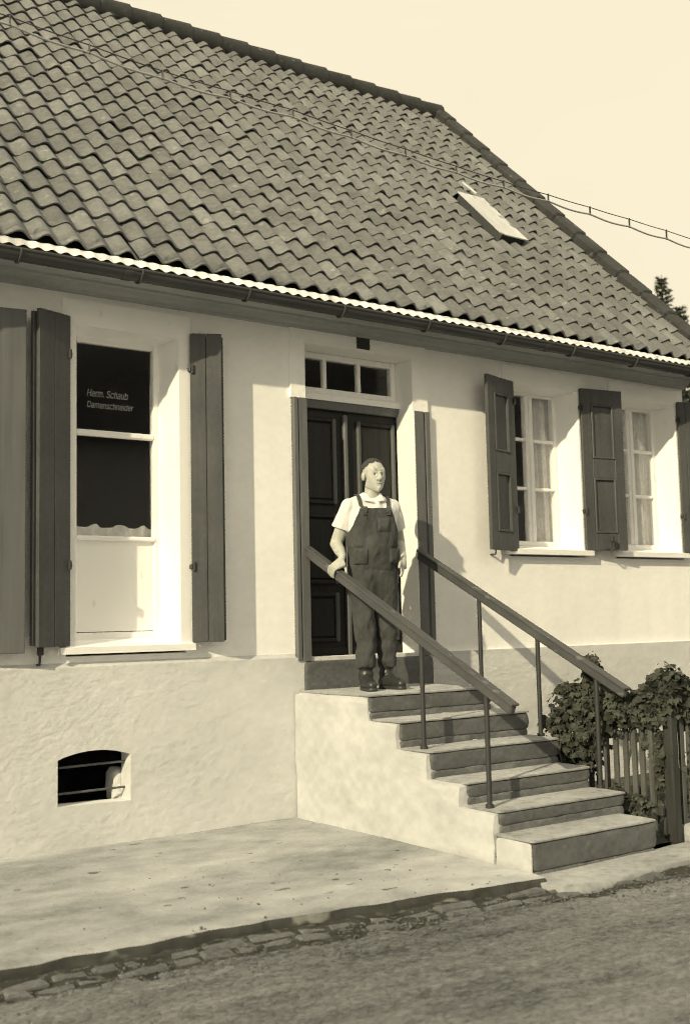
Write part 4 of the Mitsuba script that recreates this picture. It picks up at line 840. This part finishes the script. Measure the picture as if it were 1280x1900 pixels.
# ------------------------------------------------------------------ spruces far behind the house
def spruce(x, y, top, seed, label):
    t = thing('spruce_tree', label, 'tree'); r = np.random.default_rng(seed); z0 = -0.24; H_ = top - z0
    part(t, 'trunk', tube([(x, y, z0), (x, y, z0 + H_ * 0.6), (x + 0.03, y, top)], [0.22, 0.11, 0.012], 8), 'mat_bark', True)
    V, F = [], []; z = 1.5
    while z < H_ - 0.15:
        q = 1 - z / H_; L = 0.22 + 3.6 * max(0, q - 0.03); nb = 7
        for k in range(nb):
            a = r.uniform(0, 2 * math.pi); l = L * r.uniform(0.6, 1.15); d = np.array([math.cos(a), math.sin(a), 0])
            rise = 0.55 if z > H_ * 0.85 else 0.1
            for j in range(int(5 + 9 * q + 4)):
                f = r.uniform(0.1, 1); c = np.array([x, y, z0 + z]) + d * l * f + np.array([0, 0, rise * l * f - 0.22 * l * f * f]); s = 0.10 + 0.16 * q
                u = d * 0.7 + r.normal(0, 0.45, 3); v = r.normal(0, 1, 3) - np.array([0, 0, 0.5]); u *= s / np.linalg.norm(u); v *= 0.35 * s / np.linalg.norm(v)
                o = len(V); V += [c - u, c + v, c + u * 1.3, c - v]; F += [[o, o + 1, o + 2], [o, o + 2, o + 3]]
        z += 0.13 + 0.16 * q
    part(t, 'crown', trimesh.Trimesh(np.array(V), np.array(F), process=False), 'mat_needle')
spruce(31.95, 17.8, 13.4, 1, 'tallest dark spruce tip rising behind the right slope of the roof')
spruce(33.15, 18.0, 12.5, 2, 'shorter dark spruce at the right edge behind the roof')
spruce(35.4, 20.0, 12.2, 3, 'spruce farthest back at the right edge behind the roof')

# ------------------------------------------------------------------ house across the street, seen only as the dark reflection in the panes
opp = thing('opposite_house', 'dark long house across the street, outside the frame, mirrored in the window panes', 'house')
part(opp, 'wall', box(9.0, 40.0, -25.0, -16.0, -0.24, 5.6), 'mat_opposite')
part(opp, 'roof', trimesh.convex.convex_hull(np.array([(8.6, -25.5, 5.6), (40.4, -25.5, 5.6), (8.6, -15.5, 5.6), (40.4, -15.5, 5.6), (12.5, -20.5, 11.2), (36.5, -20.5, 11.2)])), 'mat_ridge')
for ox in np.arange(10.5, 39, 3.6):
    w = holder(opp, 'window'); part(w, 'frame', frame(ox, ox + 1.1, 1.2, 3.0, 0.08, -15.998, -15.95), 'mat_white'); part(w, 'pane', box(ox + 0.081, ox + 1.019, -15.997, -15.985, 1.281, 2.919), 'mat_plate')
